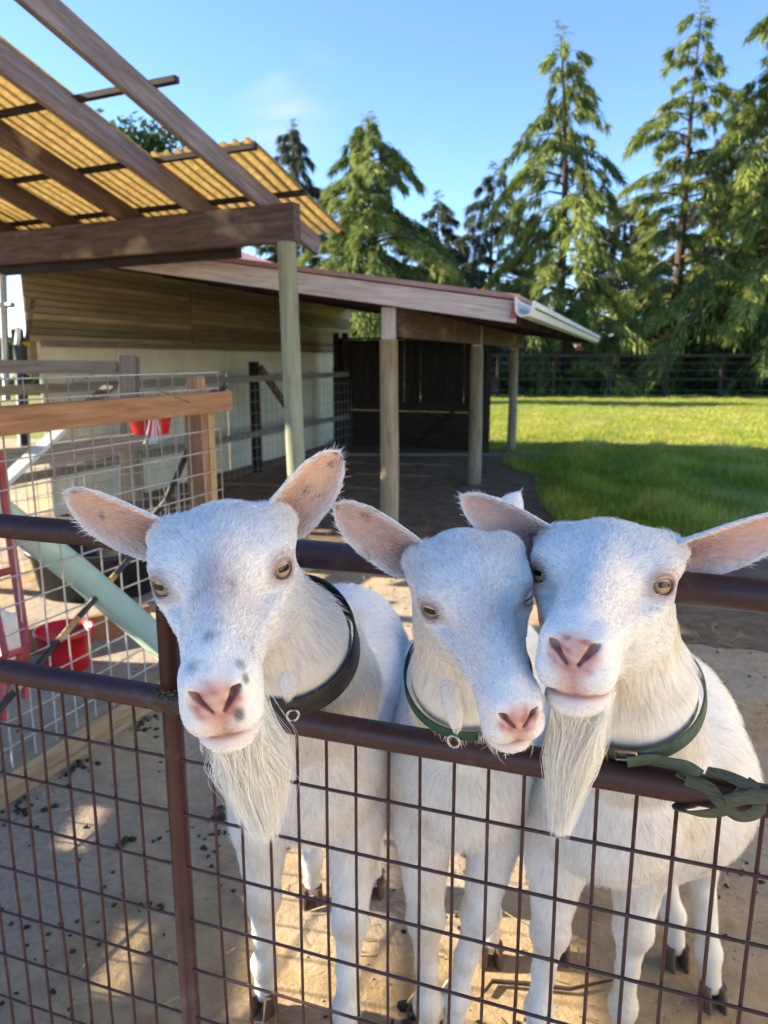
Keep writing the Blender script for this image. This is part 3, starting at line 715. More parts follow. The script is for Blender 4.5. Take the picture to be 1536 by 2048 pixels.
def conifer(name, base, H, R, seed, mat, label, droop=.35, nbr=110, z0=.06, dens=1.0, bend=0.0, group='conifers beyond the pasture', spray=1.0):
    g = np.random.default_rng(seed)
    base = np.array(base, float)
    root = empty(name, base, label, 'tree', group)
    # trunk
    zs = np.linspace(0, H*.985, 14); tp = [(.25*math.sin(z*.35+seed)*.3+bend*(z/H)**3, .2*math.cos(z*.3+seed)*.3, z) for z in zs]
    r0 = .018*H+.03
    V, F = tube_mesh('t', tp, [r0*(1-.96*z/H) for z in zs], 8)
    bV, bF = list(V), list(F)
    # boughs
    BP, BN, tones = [], [], []
    for b in range(nbr):
        t = z0+(1-z0)*((b+g.uniform(0, 1))/nbr)**1.15; z = H*t
        if z > H*.985: continue
        az = b*2.39996+g.uniform(-.5, .5)
        L = R*(1-t)**.78*g.choice([.4, .7, .95, 1.15, 1.4])*g.uniform(.9, 1.1)+.3
        if t < .2: L *= .7+1.5*t
        i = min(int(t*13), 12); o = np.array(tp[i]); o = np.array([o[0], o[1], z])
        hd = np.array([math.cos(az), math.sin(az), 0]); rise = g.uniform(.05, .35)+.35*t
        n = 9; q = np.linspace(0, 1, n)
        pts = o+hd*(L*q)[:, None]+np.array([0, 0, 1.])*(L*(rise*q-(rise+droop*g.uniform(.6, 1.3))*q**2.1))[:, None]
        v, f = tube_mesh('b', list(pts[::2]), [max(.012, .018*L*(1-x)) for x in q[::2]], 4, False)
        k = len(bV); bV += v; bF += [tuple(a+k for a in ff_) for ff_ in f]
        ns = int((20+115*L)*dens); ntw = max(3, int(L*3.2)); tw_ = g.uniform(.18, 1, ntw)**.8; tsd = g.normal(0, 1, ntw); ti = g.integers(0, ntw, ns)
        w = np.clip(tw_[ti]+g.normal(0, .05, ns), .05, 1); ii = w*(n-1); i0 = np.minimum(ii.astype(int), n-2); fr_ = (ii-i0)[:, None]
        c = pts[i0]*(1-fr_)+pts[i0+1]*fr_
        side = np.array([-hd[1], hd[0], 0]); sw_ = tsd[ti]*g.uniform(.1, 1.15, ns)*(.15*L+.06)*(1.3-w)
        c = c+side*sw_[:, None]+np.stack([g.normal(0, .05, ns), g.normal(0, .05, ns), -np.abs(sw_)*.45+g.normal(0, .05, ns)-g.uniform(0, .3, ns)**1.5], 1)
        dr = hd*g.uniform(.2, 1.0, (ns, 1))+side*(np.sign(sw_)*g.uniform(.1, .8, ns))[:, None]+np.stack([np.zeros(ns), np.zeros(ns), -g.uniform(.1, 1.5, ns)], 1)
        BP.append(c); BN.append(dr/np.linalg.norm(dr, axis=1)[:, None])
        tones.append(np.clip(g.normal(.22, .1)+.16*w+g.normal(0, .08, ns), 0, .7))
    # leader tuft
    ns = int(60*dens); c = np.array(tp[-1])+np.stack([g.normal(0, .08, ns), g.normal(0, .08, ns), g.uniform(-.8, .5, ns)], 1)
    dr = g.normal(0, 1, (ns, 3)); dr[:, 2] = np.abs(dr[:, 2])*.6; BP.append(c); BN.append(dr/np.linalg.norm(dr, axis=1)[:, None]); tones.append(np.full(ns, .3))
    C = np.concatenate(BP); D = np.concatenate(BN); T = np.concatenate(tones); n = len(C)
    ln = g.uniform(.16, .48, n)*spray; wd_ = g.uniform(.013, .032, n)*spray
    rv = g.normal(0, 1, (n, 3)); sd = np.cross(D, rv); sd /= np.linalg.norm(sd, axis=1)[:, None]
    V4 = np.empty((n, 4, 3)); mid = C+D*(ln*.45)[:, None]
    V4[:, 0] = C; V4[:, 1] = mid+sd*wd_[:, None]; V4[:, 2] = C+D*ln[:, None]+np.array([0, 0, -.25])*(ln[:, None]); V4[:, 3] = mid-sd*wd_[:, None]
    me = np_mesh('crown', V4.reshape(-1, 3), np.arange(4*n).reshape(-1, 4))
    a_ = me.attributes.new('tone', 'FLOAT', 'POINT'); a_.data.foreach_set('value', np.repeat(T, 4).astype(np.float32))
    TM = Matrix.Translation(Vector(base))
    link('crown', me, mat, root, TM)
    link('trunk', py_mesh('trunk', bV, bF, True), M['bark'], root, TM)
    return root
def tree_at(u, vtop, dist):
    p = gnd(u, 1024); dx = (u-768)/FPX
    el = math.atan((1024-vtop)/FPX)-PITCH
    return np.array([dx*dist*1.02, dist, 0]), EYE+dist*math.tan(el)
for (nm, u, vt, ds, R, sd, mt, lab, dr, nb_, de, be) in (
    ('cedar_tree', 1102, 62, 35.0, 4.9, 11, 'needles', 'sunlit drooping conifer with a leaning tip, right behind the gutter end', .40, 108, 1.35, -.5),
    ('cedar_tree', 1318, 8, 37.0, 5.2, 12, 'needles', 'tall conifer with bare trunk showing between the sunlit and the darkest conifer', .30, 92, 1.2, .3),
    ('cedar_tree', 1500, -90, 35.5, 6.0, 13, 'needles', 'tallest and fullest conifer, cut off by the right picture edge', .42, 165, 1.7, 0),
    ('cedar_tree', 742, 235, 37.0, 6.6, 14, 'needles', 'broad rounded conifer above the middle of the shed roof', .34, 150, 1.7, 0),
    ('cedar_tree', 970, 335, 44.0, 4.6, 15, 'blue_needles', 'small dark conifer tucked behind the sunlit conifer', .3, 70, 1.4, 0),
    ('cedar_tree', 1212, 400, 47.0, 5.2, 17, 'blue_needles', 'dark conifer in the gap between the sunlit conifer and the bare-trunked one', .3, 110, 1.6, 0),
    ('cedar_tree', 1415, 190, 45.0, 5.8, 18, 'blue_needles', 'dark conifer in the gap left of the tallest conifer', .3, 130, 1.6, 0),
    ('cedar_tree', 868, 395, 47.0, 5.0, 19, 'blue_needles', 'low dark conifer between the broad conifer and the small dark one', .3, 100, 1.6, 0),
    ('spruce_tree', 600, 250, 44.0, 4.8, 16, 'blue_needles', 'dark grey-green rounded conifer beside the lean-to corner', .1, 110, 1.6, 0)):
    b, H = tree_at(u, vt, ds)
    conifer(nm, b, H, R, sd, M[mt], lab, dr, nb_, .04 if nm == 'cedar_tree' else .1, de, be, spray=1.15)
def broadleaf(name, base, H, R, seed, mat, label, n=9000):
    g = np.random.default_rng(seed); base = np.array(base, float)
    root = empty(name, base, label, 'tree')
    TM = Matrix.Translation(Vector(base))
    V, F = tube_mesh('t', [(0, 0, 0), (.1, 0, H*.3), (0, .1, H*.6), (0, 0, H*.85)], [.28, .22, .15, .05], 8)
    k = 0
    cl_ = []
    for i in range(26):
        a = g.uniform(0, 6.28); rr_ = R*g.uniform(.1, .8); z = H*g.uniform(.42, .9)
        q = np.array([math.cos(a)*rr_*(1.2-z/H*.6), math.sin(a)*rr_*(1.2-z/H*.6), z]); cl_.append(q)
        v, f = tube_mesh('b', [(0, 0, z*.62), tuple(q*np.array([.5, .5, .85])), tuple(q)], [.1, .06, .02], 5); kk = len(V); V += v; F += [tuple(x+kk for x in y_) for y_ in f]
    link('trunk', py_mesh('trunk', V, F, True), M['bark'], root, TM)
    ci = np.array(cl_)[g.integers(0, 26, n)]; C = ci+g.normal(0, 1, (n, 3))*np.array([.34, .34, .26])*R*.62
    C[:, 2] = np.minimum(C[:, 2], H*(1-.03*g.uniform(0, 1, n)))
    D = g.normal(0, 1, (n, 3)); D /= np.linalg.norm(D, axis=1)[:, None]; E_ = np.cross(D, g.normal(0, 1, (n, 3))); E_ /= np.linalg.norm(E_, axis=1)[:, None]
    s_ = g.uniform(.08, .2, n)[:, None]
    V4 = np.stack([C-D*s_, C+E_*s_*.5, C+D*s_, C-E_*s_*.5], 1)
    me = np_mesh('crown', V4.reshape(-1, 3), np.arange(4*n).reshape(-1, 4))
    a_ = me.attributes.new('tone', 'FLOAT', 'POINT'); a_.data.foreach_set('value', np.repeat(np.clip(g.normal(.25, .13, n), 0, .7), 4).astype(np.float32))
    link('crown', me, mat, root, TM)
b, H = tree_at(318, 212, 30.0); broadleaf('leafy_tree', b, H, 2.3, 21, M['leaf'], 'round leafy green tree showing between the lean-to rafters')
b, H = tree_at(985, 640, 33.0); broadleaf('scrub_tree', b+np.array([-.2, 0, 0]), 3.4, 1.6, 22, M['blue_needles'], 'pale tangled scrub between the shed posts and pasture fence', 3500)
# hedge and shade planting along the far fence
g = np.random.default_rng(31); n = 60000
hx = g.uniform(-20, 30, n); hy = g.uniform(33, 37.5, n); hz = g.uniform(0, 1, n)**1.2*(.95+.5*np.sin(hx*.8)*np.sin(hx*.31+1))
low = g.uniform(0, 1, n) < .35
C = np.stack([hx, hy, hz], 1); D = g.normal(0, 1, (n, 3)); D /= np.linalg.norm(D, axis=1)[:, None]; E_ = np.cross(D, g.normal(0, 1, (n, 3))); E_ /= np.linalg.norm(E_, axis=1)[:, None]
s_ = g.uniform(.06, .16, n)[:, None]
me = np_mesh('undergrowth', np.stack([C-D*s_, C+E_*s_*.6, C+D*s_, C-E_*s_*.6], 1).reshape(-1, 3), np.arange(4*n).reshape(-1, 4))
a_ = me.attributes.new('tone', 'FLOAT', 'POINT'); a_.data.foreach_set('value', np.repeat(np.clip(g.normal(.12, .1, n), 0, .7), 4).astype(np.float32))
tag(link('undergrowth', me, M['leaf']), 'dark undergrowth along the far pasture fence', kind='stuff')
# distant wood closing the horizon behind the trees
n = 40000; hx = g.uniform(-90, 110, n); hy = g.uniform(118, 132, n); hh = 5.5+2.2*np.sin(hx*.13)+1.3*np.sin(hx*.41+2)+.8*np.sin(hx*1.1)
C = np.stack([hx, hy, g.uniform(0, 1, n)*hh], 1); D = g.normal(0, 1, (n, 3)); D /= np.linalg.norm(D, axis=1)[:, None]; E_ = np.cross(D, g.normal(0, 1, (n, 3))); E_ /= np.linalg.norm(E_, axis=1)[:, None]
s_ = g.uniform(.4, .9, n)[:, None]
me = np_mesh('woods', np.stack([C-D*s_, C+E_*s_*.6, C+D*s_, C-E_*s_*.6], 1).reshape(-1, 3), np.arange(4*n).reshape(-1, 4))
a_ = me.attributes.new('tone', 'FLOAT', 'POINT'); a_.data.foreach_set('value', np.repeat(np.clip(g.normal(.3, .1, n), 0, .7), 4).astype(np.float32))
tag(link('woods', me, M['leaf']), 'far wood on the horizon', kind='stuff')

# ------------------------------------------------------------------ droppings, straw
def scatter_lumps(name, P, size, mat, label, flat=.6):
    bm = bmesh.new(); bmesh.ops.create_icosphere(bm, subdivisions=1, radius=1); base = np.array([v.co for v in bm.verts]); fc = np.array([[v.index for v in f.verts] for f in bm.faces]); bm.free()
    n = len(P); nv = len(base)
    V = base[None]*size[:, None, None]*rng.uniform(.7, 1.25, (n, nv, 1))*np.array([1, 1, flat])
    a = rng.uniform(0, 6.28, n); ca, sa = np.cos(a)[:, None], np.sin(a)[:, None]
    x = V[..., 0]*1.3; y_ = V[..., 1].copy(); V[..., 0] = x*ca-y_*sa; V[..., 1] = x*sa+y_*ca
    V += P[:, None]; V[..., 2] += size[:, None]*flat*.6
    F = (fc[None]+np.arange(n)[:, None, None]*nv).reshape(-1, 3)
    return tag(link(name, np_mesh(name, V.reshape(-1, 3), F, True), mat), label, kind='stuff')
n = 380
cx = rng.uniform(-1.0, 2.0, 60); cy = rng.uniform(1.3, 3.2, 60); ii = rng.integers(0, 60, n)
P = np.stack([cx[ii]+rng.normal(0, .07, n), cy[ii]+rng.normal(0, .07, n), np.zeros(n)], 1)
P2 = np.stack([rng.uniform(-1.6, 3.0, 420), rng.uniform(1.2, 5.3, 420), np.zeros(420)], 1)
P = np.concatenate([P, P2])
scatter_lumps('droppings', P, rng.uniform(.0035, .0085, len(P)), M['dung'], 'dark goat droppings scattered on the yard')
n = 13; cq = np.stack([rng.uniform(-1.1, 1.6, n), rng.uniform(1.4, 2.6, n), np.zeros(n)], 1)
big = np.repeat(cq, 7, 0)+np.concatenate([rng.normal(0, .018, (n*7, 2)), rng.uniform(0, .006, (n*7, 1))], 1)
scatter_lumps('droppings_clump', big, rng.uniform(.008, .015, len(big)), M['dung'], 'clumped dark dung on the yard')
n = 170; pe = np.stack([rng.uniform(-.95, .1, n)+0, np.zeros(n), np.zeros(n)], 1)
t = rng.uniform(-1, 1.4, n); t = np.repeat(t[:34], 5)+rng.normal(0, .03, 170); q = np.array([pp_(tt, 0, .045+abs(rng.normal(0, .05))) for tt in t])
scatter_lumps('debris', q, rng.uniform(.004, .013, n), M['dung'], 'dark debris along the base beam of the pen')
def straw(name, n, xr, yr, L, label, z=.006):
    P = np.stack([rng.uniform(*xr, n), rng.uniform(*yr, n), rng.uniform(z, z+.012, n)], 1); a = rng.uniform(0, 6.28, n); l = rng.uniform(*L, n)
    D = np.stack([np.cos(a)*l/2, np.sin(a)*l/2, rng.normal(0, .006, n)], 1); S = np.stack([-np.sin(a), np.cos(a), np.zeros(n)], 1)*rng.uniform(.0012, .0024, n)[:, None]
    V = np.stack([P-D-S, P+D-S, P+D+S, P-D+S], 1).reshape(-1, 3)
    return tag(link(name, np_mesh(name, V, np.arange(4*n).reshape(-1, 4)), M['straw']), label, kind='stuff')
straw('straw', 1400, (.6, 3.2), (1.7, 4.6), (.03, .14), 'loose straw on the yard beside the goats')
straw('straw', 2600, (-3.0, 2.0), (5.0, 12.2), (.04, .16), 'loose straw on the shed floor', .02)
straw('straw', 420, (-1.1, 1.2), (1.3, 3.2), (.015, .07), 'short straw bits trodden into the yard')
n = 1500; P = np.stack([rng.uniform(-1.5, 1.8, n), rng.uniform(1.25, 3.4, n), np.zeros(n)], 1)
scatter_lumps('grit', P, rng.uniform(.0012, .0038, n), M['sleeper'], 'pale grit on the yard')
sg = empty('twig', gnd(1100, 1965), 'thin brown twig lying between the goats', 'twig')
tube('twig', [gnd(968, 1985, .012), gnd(985, 1962, .012), gnd(1060, 1968, .014), gnd(1140, 1978, .012), gnd(1225, 1960, .012)], [.004, .006, .006, .005, .003], M['bark'], sg, 6)

# ------------------------------------------------------------------ goats
def smin(a, b, k):
    h = np.clip(.5+.5*(b-a)/k, 0, 1); return b*(1-h)+a*h-k*h*(1-h)
def smax(a, b, k): return -smin(-a, -b, k)
def sd_rc(P, a, b, r1, r2):
    """tapered rod between a and b"""
    a = np.array(a, np.float32); b = np.array(b, np.float32); ba = b-a; pa = P-a
    h = np.clip((pa@ba)/(ba@ba), 0, 1)
    d_ = pa-h[:, None]*ba
    return np.sqrt(np.einsum('ij,ij->i', d_, d_))-(r1+(r2-r1)*h)
def sd_el(P, c, r, A=None):
    q = P-np.array(c, np.float32)
    if A is not None: q = q@A
    r = np.array(r, np.float32)
    k0 = np.sqrt(np.sum((q/r)**2, 1)); k1 = np.sqrt(np.sum((q/(r*r))**2, 1))
    return k0*(k0-1)/np.maximum(k1, 1e-6)
def rot3(rx, ry, rz):
    cx, sx, cy, sy, cz, sz = math.cos(rx), math.sin(rx), math.cos(ry), math.sin(ry), math.cos(rz), math.sin(rz)
    X = np.array([[1, 0, 0], [0, cx, -sx], [0, sx, cx]]); Y = np.array([[cy, 0, sy], [0, 1, 0], [-sy, 0, cy]]); Z = np.array([[cz, -sz, 0], [sz, cz, 0], [0, 0, 1]])
    return Z@X@Y
EYE_C = np.array([.0525, -.0215, .006]); EYE_N = np.array([.66, -.74, .13]); EYE_N /= np.linalg.norm(EYE_N); EYE_R = .0165
EYE_T = np.cross(EYE_N, [0, 0, 1]); EYE_T = EYE_T/np.linalg.norm(EYE_T)*-1; EYE_U = np.cross(EYE_N, EYE_T); EYE_U = EYE_U if EYE_U[2] > 0 else -EYE_U
def head_sdf(Q, open_eye=(1., 1.), chub=0.0):
    """goat head facing -Y, origin between the eyes"""
    left = Q[:, 0] < 0
    P = Q.copy(); P[:, 0] = np.abs(P[:, 0])
    d_ = sd_el(P, (0, .03, -.002), (.066, .07, .057))
    d_ = smin(d_, sd_el(P, (.044, .024, .022), (.026, .032, .024)), .018)
    d_ = smin(d_, sd_el(P, (.057, .044, .020), (.016, .018, .017)), .026)
    d_ = smin(d_, sd_el(P, (0, -.006, .010), (.060, .052, .044)), .025)
    d_ = smin(d_, sd_rc(P, (0, -.01, -.002), (0, -.14, -.032), .042, .029), .016)
    d_ = smin(d_, sd_rc(P, (0, -.03, .022), (0, -.15, -.012), .026, .019), .012)
    d_ = smin(d_, sd_el(P, (.031, .006, -.034), (.030+chub, .062, .048)), .018)
    d_ = smin(d_, sd_el(P, (.034, .045, -.052), (.027, .042, .043)), .02)
    d_ = smin(d_, sd_rc(P, (.041, -.030, -.020), (.022, -.105, -.034), .014, .013), .016)
    d_ = smin(d_, sd_rc(P, (0, .03, -.072), (0, -.125, -.070), .033, .020), .02)
    d_ = smin(d_, sd_el(P, (.046, .0, .022), (.026, .026, .018)), .014)
    d_ = smin(d_, sd_rc(P, (.034, -.030, .026), (.060, -.014, .021), .008, .009), .010)
    d_ = smin(d_, sd_rc(P, (.058, -.030, -.012), (.044, -.052, -.020), .007, .006), .012)
    d_ = smin(d_, sd_el(P, (0, -.146, -.036), (.0345, .036, .033)), .014)
    d_ = smin(d_, sd_el(P, (.0145, -.163, -.05), (.0195, .019, .0205)), .012)
    d_ = smin(d_, sd_el(P, (0, -.168, -.026), (.022, .015, .018)), .010)
    d_ = smin(d_, sd_el(P, (.0185, -.160, -.023), (.0125, .020, .0145)), .008)
    d_ = smin(d_, sd_el(P, (0, -.141, -.079), (.0290, .032, .0172)), .006)
    d_ = smax(d_, -sd_el(P, (.056, -.066, -.004), (.018, .034, .013)), .014)
    # eye: lids around the ball, almond opening
    e = P-EYE_C; nn, tt, uu = e@EYE_N, e@EYE_T, e@EYE_U
    d_ = smin(d_, sd_el(P, EYE_C-EYE_N*.002, (EYE_R+.0045,)*3), .010)
    opn = np.where(left, open_eye[0], open_eye[1])
    alm = np.maximum(np.sqrt((tt/.0118)**2+((uu+.0018)/(.0080*opn))**2)-1, 0)*.009-.0002
    alm = np.where(np.sqrt((tt/.0118)**2+((uu+.0018)/(.0080*opn))**2) < 1, -(1-np.sqrt((tt/.0118)**2+((uu+.0018)/(.0080*opn))**2))*.009, alm)
    alm = np.maximum(alm, -(nn+.002))
    d_ = smax(d_, -alm, .0025)
    tear = sd_rc(P, EYE_C+EYE_N*.0165-EYE_T*.013-EYE_U*.003, EYE_C+EYE_N*.013-EYE_T*.021-EYE_U*.008, .0026, .0012)
    d_ = smax(d_, -tear, .003)
    # mouth line, nostrils, philtrum
    for (a, b, r1, r2) in (((0, -.1815, -.0705), (.016, -.174, -.070), .0034, .0036), ((.016, -.174, -.070), (.029, -.150, -.0655), .0036, .0032), ((.029, -.150, -.0655), (.038, -.108, -.054), .0032, .0016)):
        d_ = smax(d_, -sd_rc(P, a, b, r1, r2), .004)
    Pn = P.copy(); Pn[:, 1] = -.182+(Pn[:, 1]+.182)*.3
    d_ = smax(d_, -sd_rc(Pn, (.0048, -.1820, -.0395), (.0160, -.1812, -.0245), .0014, .0033), .0035)
    d_ = smax(d_, -sd_rc(Pn, (.0160, -.1812, -.0245), (.0225, -.1785, -.0195), .0033, .0012), .003)
    d_ = smax(d_, -sd_rc(P, (0, -.1885, -.042), (0, -.187, -.064), .0014, .0016), .003)
    return d_
def surface_nets(fn, lo, hi, h, cull=4):
    lo, hi = np.array(lo, float), np.array(hi, float)
    nc = np.ceil((hi-lo)/(h*cull)).astype(int)+1
    n = nc*cull+1
    # coarse pass
    ax = [lo[i]+(np.arange(nc[i])+.5)*h*cull for i in range(3)]
    G = np.stack(np.meshgrid(*ax, indexing='ij'), -1).reshape(-1, 3).astype(np.float32)
    dc = fn(G)
    act = np.argwhere((np.abs(dc) < h*cull*1.35).reshape(nc))
    fld = np.full(n, np.nan, np.float32)
    o = np.stack(np.meshgrid(*[np.arange(cull+1)]*3, indexing='ij'), -1).reshape(-1, 3)
    idx = (act[:, None]*cull+o[None]).reshape(-1, 3)
    key = np.unique((idx[:, 0]*n[1]+idx[:, 1])*n[2]+idx[:, 2])
    ix = np.stack([key//(n[1]*n[2]), (key//n[2]) % n[1], key % n[2]], 1)
    vals = np.empty(len(ix), np.float32)
    for k in range(0, len(ix), 400000):
        vals[k:k+400000] = fn((lo+ix[k:k+400000]*h).astype(np.float32))
    fld[ix[:, 0], ix[:, 1], ix[:, 2]] = vals
    sg_ = fld < 0
    c8 = [fld[a:n[0]-1+a, b:n[1]-1+b, c:n[2]-1+c] for a in (0, 1) for b in (0, 1) for c in (0, 1)]
    s = sum(c < 0 for c in c8); valid = ~np.isnan(sum(c8)); cell = (s > 0) & (s < 8) & valid
    ci = np.argwhere(cell); cid = np.full(cell.shape, -1, np.int32); cid[cell] = np.arange(len(ci))
    corner = np.array([(a, b, c) for a in (0, 1) for b in (0, 1) for c in (0, 1)])
    cv = np.stack([c[cell] for c in c8], 1)
    acc = np.zeros((len(ci), 3)); cnt = np.zeros(len(ci))
    for i in range(8):
        for j in range(i+1, 8):
            if np.abs(corner[i]-corner[j]).sum() != 1: continue
            a, b = cv[:, i], cv[:, j]; m = (a < 0) != (b < 0)
            t = np.where(m, a/np.where(m, a-b, 1), 0)
            acc[m] += (corner[i]+(corner[j]-corner[i])*t[:, None])[m]; cnt[m] += 1
    V = lo+(ci+acc/cnt[:, None])*h
    F = []
    for axn in range(3):
        b_, c_ = (axn+1) % 3, (axn+2) % 3
        sl0 = [slice(None)]*3; sl1 = [slice(None)]*3; sl0[axn] = slice(0, -1); sl1[axn] = slice(1, None)
        f0, f1 = fld[tuple(sl0)], fld[tuple(sl1)]
        cr = np.argwhere(((f0 < 0) != (f1 < 0)) & ~np.isnan(f0) & ~np.isnan(f1))
        cr = cr[(cr[:, b_] > 0) & (cr[:, c_] > 0) & (cr[:, b_] < n[b_]-1) & (cr[:, c_] < n[c_]-1)]
        q = []
        for (db, dc2) in ((-1, -1), (0, -1), (0, 0), (-1, 0)):
            cc = cr.copy(); cc[:, b_] += db; cc[:, c_] += dc2; q.append(cid[cc[:, 0], cc[:, 1], cc[:, 2]])
        q = np.stack(q, 1); ins = fld[cr[:, 0], cr[:, 1], cr[:, 2]] < 0
        q[~ins] = q[~ins][:, ::-1]
        F.append(q[(q >= 0).all(1)])
    F = np.concatenate(F)
    for _ in range(2):
        d0, gr = fn(V.astype(np.float32)), grad(fn, V)
        V = V-gr*np.clip(d0, -h, h)[:, None]*.7
    return V, F
def grad(fn, V, e=.0012):
    P = V.astype(np.float32)
    f0 = fn(P); g_ = np.stack([fn(P+np.array(q, np.float32)*e)-f0 for q in np.eye(3)], 1)
    return g_/np.maximum(np.linalg.norm(g_, axis=1), 1e-9)[:, None]

def goat_mats():
    m, nt, bs = nodes_of('goat_skin')
    a = nt.nodes.new('ShaderNodeAttribute'); a.attribute_name = 'hide'
    f = noise(nt, 30, 5, .6); c = mixc(nt, .12, a.outputs['Color'], ramp(nt, f, [(.3, (.5, .48, .44)), (.7, (1, 1, 1))]), 'MULTIPLY')
    nt.links.new(c, bs.inputs['Base Color']); bs.inputs['Roughness'].default_value = .62; bs.inputs['Specular IOR Level'].default_value = .3
    f2 = noise(nt, 420, 3, .6); bump(nt, bs, f2, .25, .001)
    bs.inputs['Subsurface Weight'].default_value = .0
    M['hide'] = m
    def hair(name, col, tip):
        m, nt, bs = nodes_of(name)
        hi_ = nt.nodes.new('ShaderNodeHairInfo')
        c = mixc(nt, hi_.outputs['Intercept'], col, tip)
        v = nt.nodes.new('ShaderNodeFloatCurve'); cv_ = v.mapping.curves[0].points; cv_[0].location = (0, .6); cv_[1].location = (1, 1.0); cv_.new(.2, .80); cv_.new(.36, .985)
        v.mapping.update(); nt.links.new(hi_.outputs['Random'], v.inputs['Value'])
        vm = nt.nodes.new('ShaderNodeVectorMath'); vm.operation = 'SCALE'; ta = nt.nodes.new('ShaderNodeAttribute'); ta.attribute_name = 'tint'; c = mixc(nt, 1.0, c, ta.outputs['Color'], 'MULTIPLY')
        nt.links.new(c, vm.inputs[0]); nt.links.new(v.outputs[0], vm.inputs[3])
        nt.links.new(vm.outputs[0], bs.inputs['Base Color']); bs.inputs['Roughness'].default_value = .5; bs.inputs['Specular IOR Level'].default_value = .35
        tr = nt.nodes.new('ShaderNodeBsdfTranslucent'); nt.links.new(vm.outputs[0], tr.inputs[0])
        mx = nt.nodes.new('ShaderNodeMixShader'); mx.inputs[0].default_value = .3
        nt.links.new(bs.outputs[0], mx.inputs[1]); nt.links.new(tr.outputs[0], mx.inputs[2]); nt.links.new(mx.outputs[0], nt.nodes['Material Output'].inputs[0])
        return m
    M['fur'] = hair('white_fur', (.93, .915, .89), (.97, .965, .95))
    M['beard'] = hair('cream_beard', (.95, .935, .875), (.985, .975, .93))
    # eye: amber iris with a level bar for a pupil; the ball's local +X looks out, +Y runs level
    m, nt, bs = nodes_of('goat_eye')
    tc = nt.nodes.new('ShaderNodeTexCoord'); sx = nt.nodes.new('ShaderNodeSeparateXYZ'); nt.links.new(tc.outputs['Object'], sx.inputs[0])
    def mth(op, a, b=None):
        x = nt.nodes.new('ShaderNodeMath'); x.operation = op
        for k, y_ in ((0, a), (1, b)):
            if y_ is None: continue
            if hasattr(y_, 'node'): nt.links.new(y_, x.inputs[k])
            else: x.inputs[k].default_value = y_
        return x.outputs[0]
    Y2, Z2 = mth('MULTIPLY', sx.outputs[1], sx.outputs[1]), mth('MULTIPLY', sx.outputs[2], sx.outputs[2])
    rr_ = mth('SQRT', mth('ADD', Y2, Z2))
    ir = ramp(nt, mth('DIVIDE', rr_, .0165), [(.0, (.30, .20, .095)), (.45, (.40, .29, .16)), (.66, (.22, .13, .065)), (.72, (.05, .03, .02)), (.9, (.35, .3, .27))])
    f = noise(nt, 900, 3, .6); ir = mixc(nt, .3, ir, ramp(nt, f, [(.3, (.4, .4, .4)), (.7, (1, 1, 1))]), 'MULTIPLY')
    py_ = mth('POWER', mth('DIVIDE', mth('ABSOLUTE', sx.outputs[1]), .0080), 5.0); pz_ = mth('POWER', mth('DIVIDE', mth('ABSOLUTE', sx.outputs[2]), .0034), 5.0)
    pup = mth('LESS_THAN', mth('ADD', py_, pz_), 1.0)
    c = mixc(nt, pup, ir, (.004, .004, .005))
    nt.links.new(c, bs.inputs['Base Color']); bs.inputs['Roughness'].default_value = .25; bs.inputs['Specular IOR Level'].default_value = .3; bs.inputs['Coat Weight'].default_value = .2; bs.inputs['Coat Roughness'].default_value = .03
    M['eye'] = m
    M['hoof'] = plain('hoof_horn', (.05, .03, .02), (.14, .09, .055), 25, .6, 0, .2)
goat_mats()

def curves(name, pts, rad_, mat, parent, tint=None):
    """pts n x k x 3 strands"""
    n, k = pts.shape[:2]
    c = bpy.data.hair_curves.new(name); c.add_curves([k]*n)
    c.attributes['position'].data.foreach_set('vector', pts.astype(np.float32).ravel())
    ra = c.attributes.get('radius') or c.attributes.new('radius', 'FLOAT', 'POINT')
    ra.data.foreach_set('value', rad_.astype(np.float32).ravel())
    tn = c.attributes.new('tint', 'FLOAT_COLOR', 'CURVE'); tint = np.ones((n, 3)) if tint is None else tint
    tn.data.foreach_set('color', np.concatenate([tint, np.ones((n, 1))], 1).astype(np.float32).ravel())
    c.materials.append(mat)
    o = bpy.data.objects.new(name, c); COL.objects.link(o)
    o.parent = parent; o.location = -parent.location
    return o
def unit(v): return v/np.maximum(np.linalg.norm(v, axis=-1, keepdims=True), 1e-9)

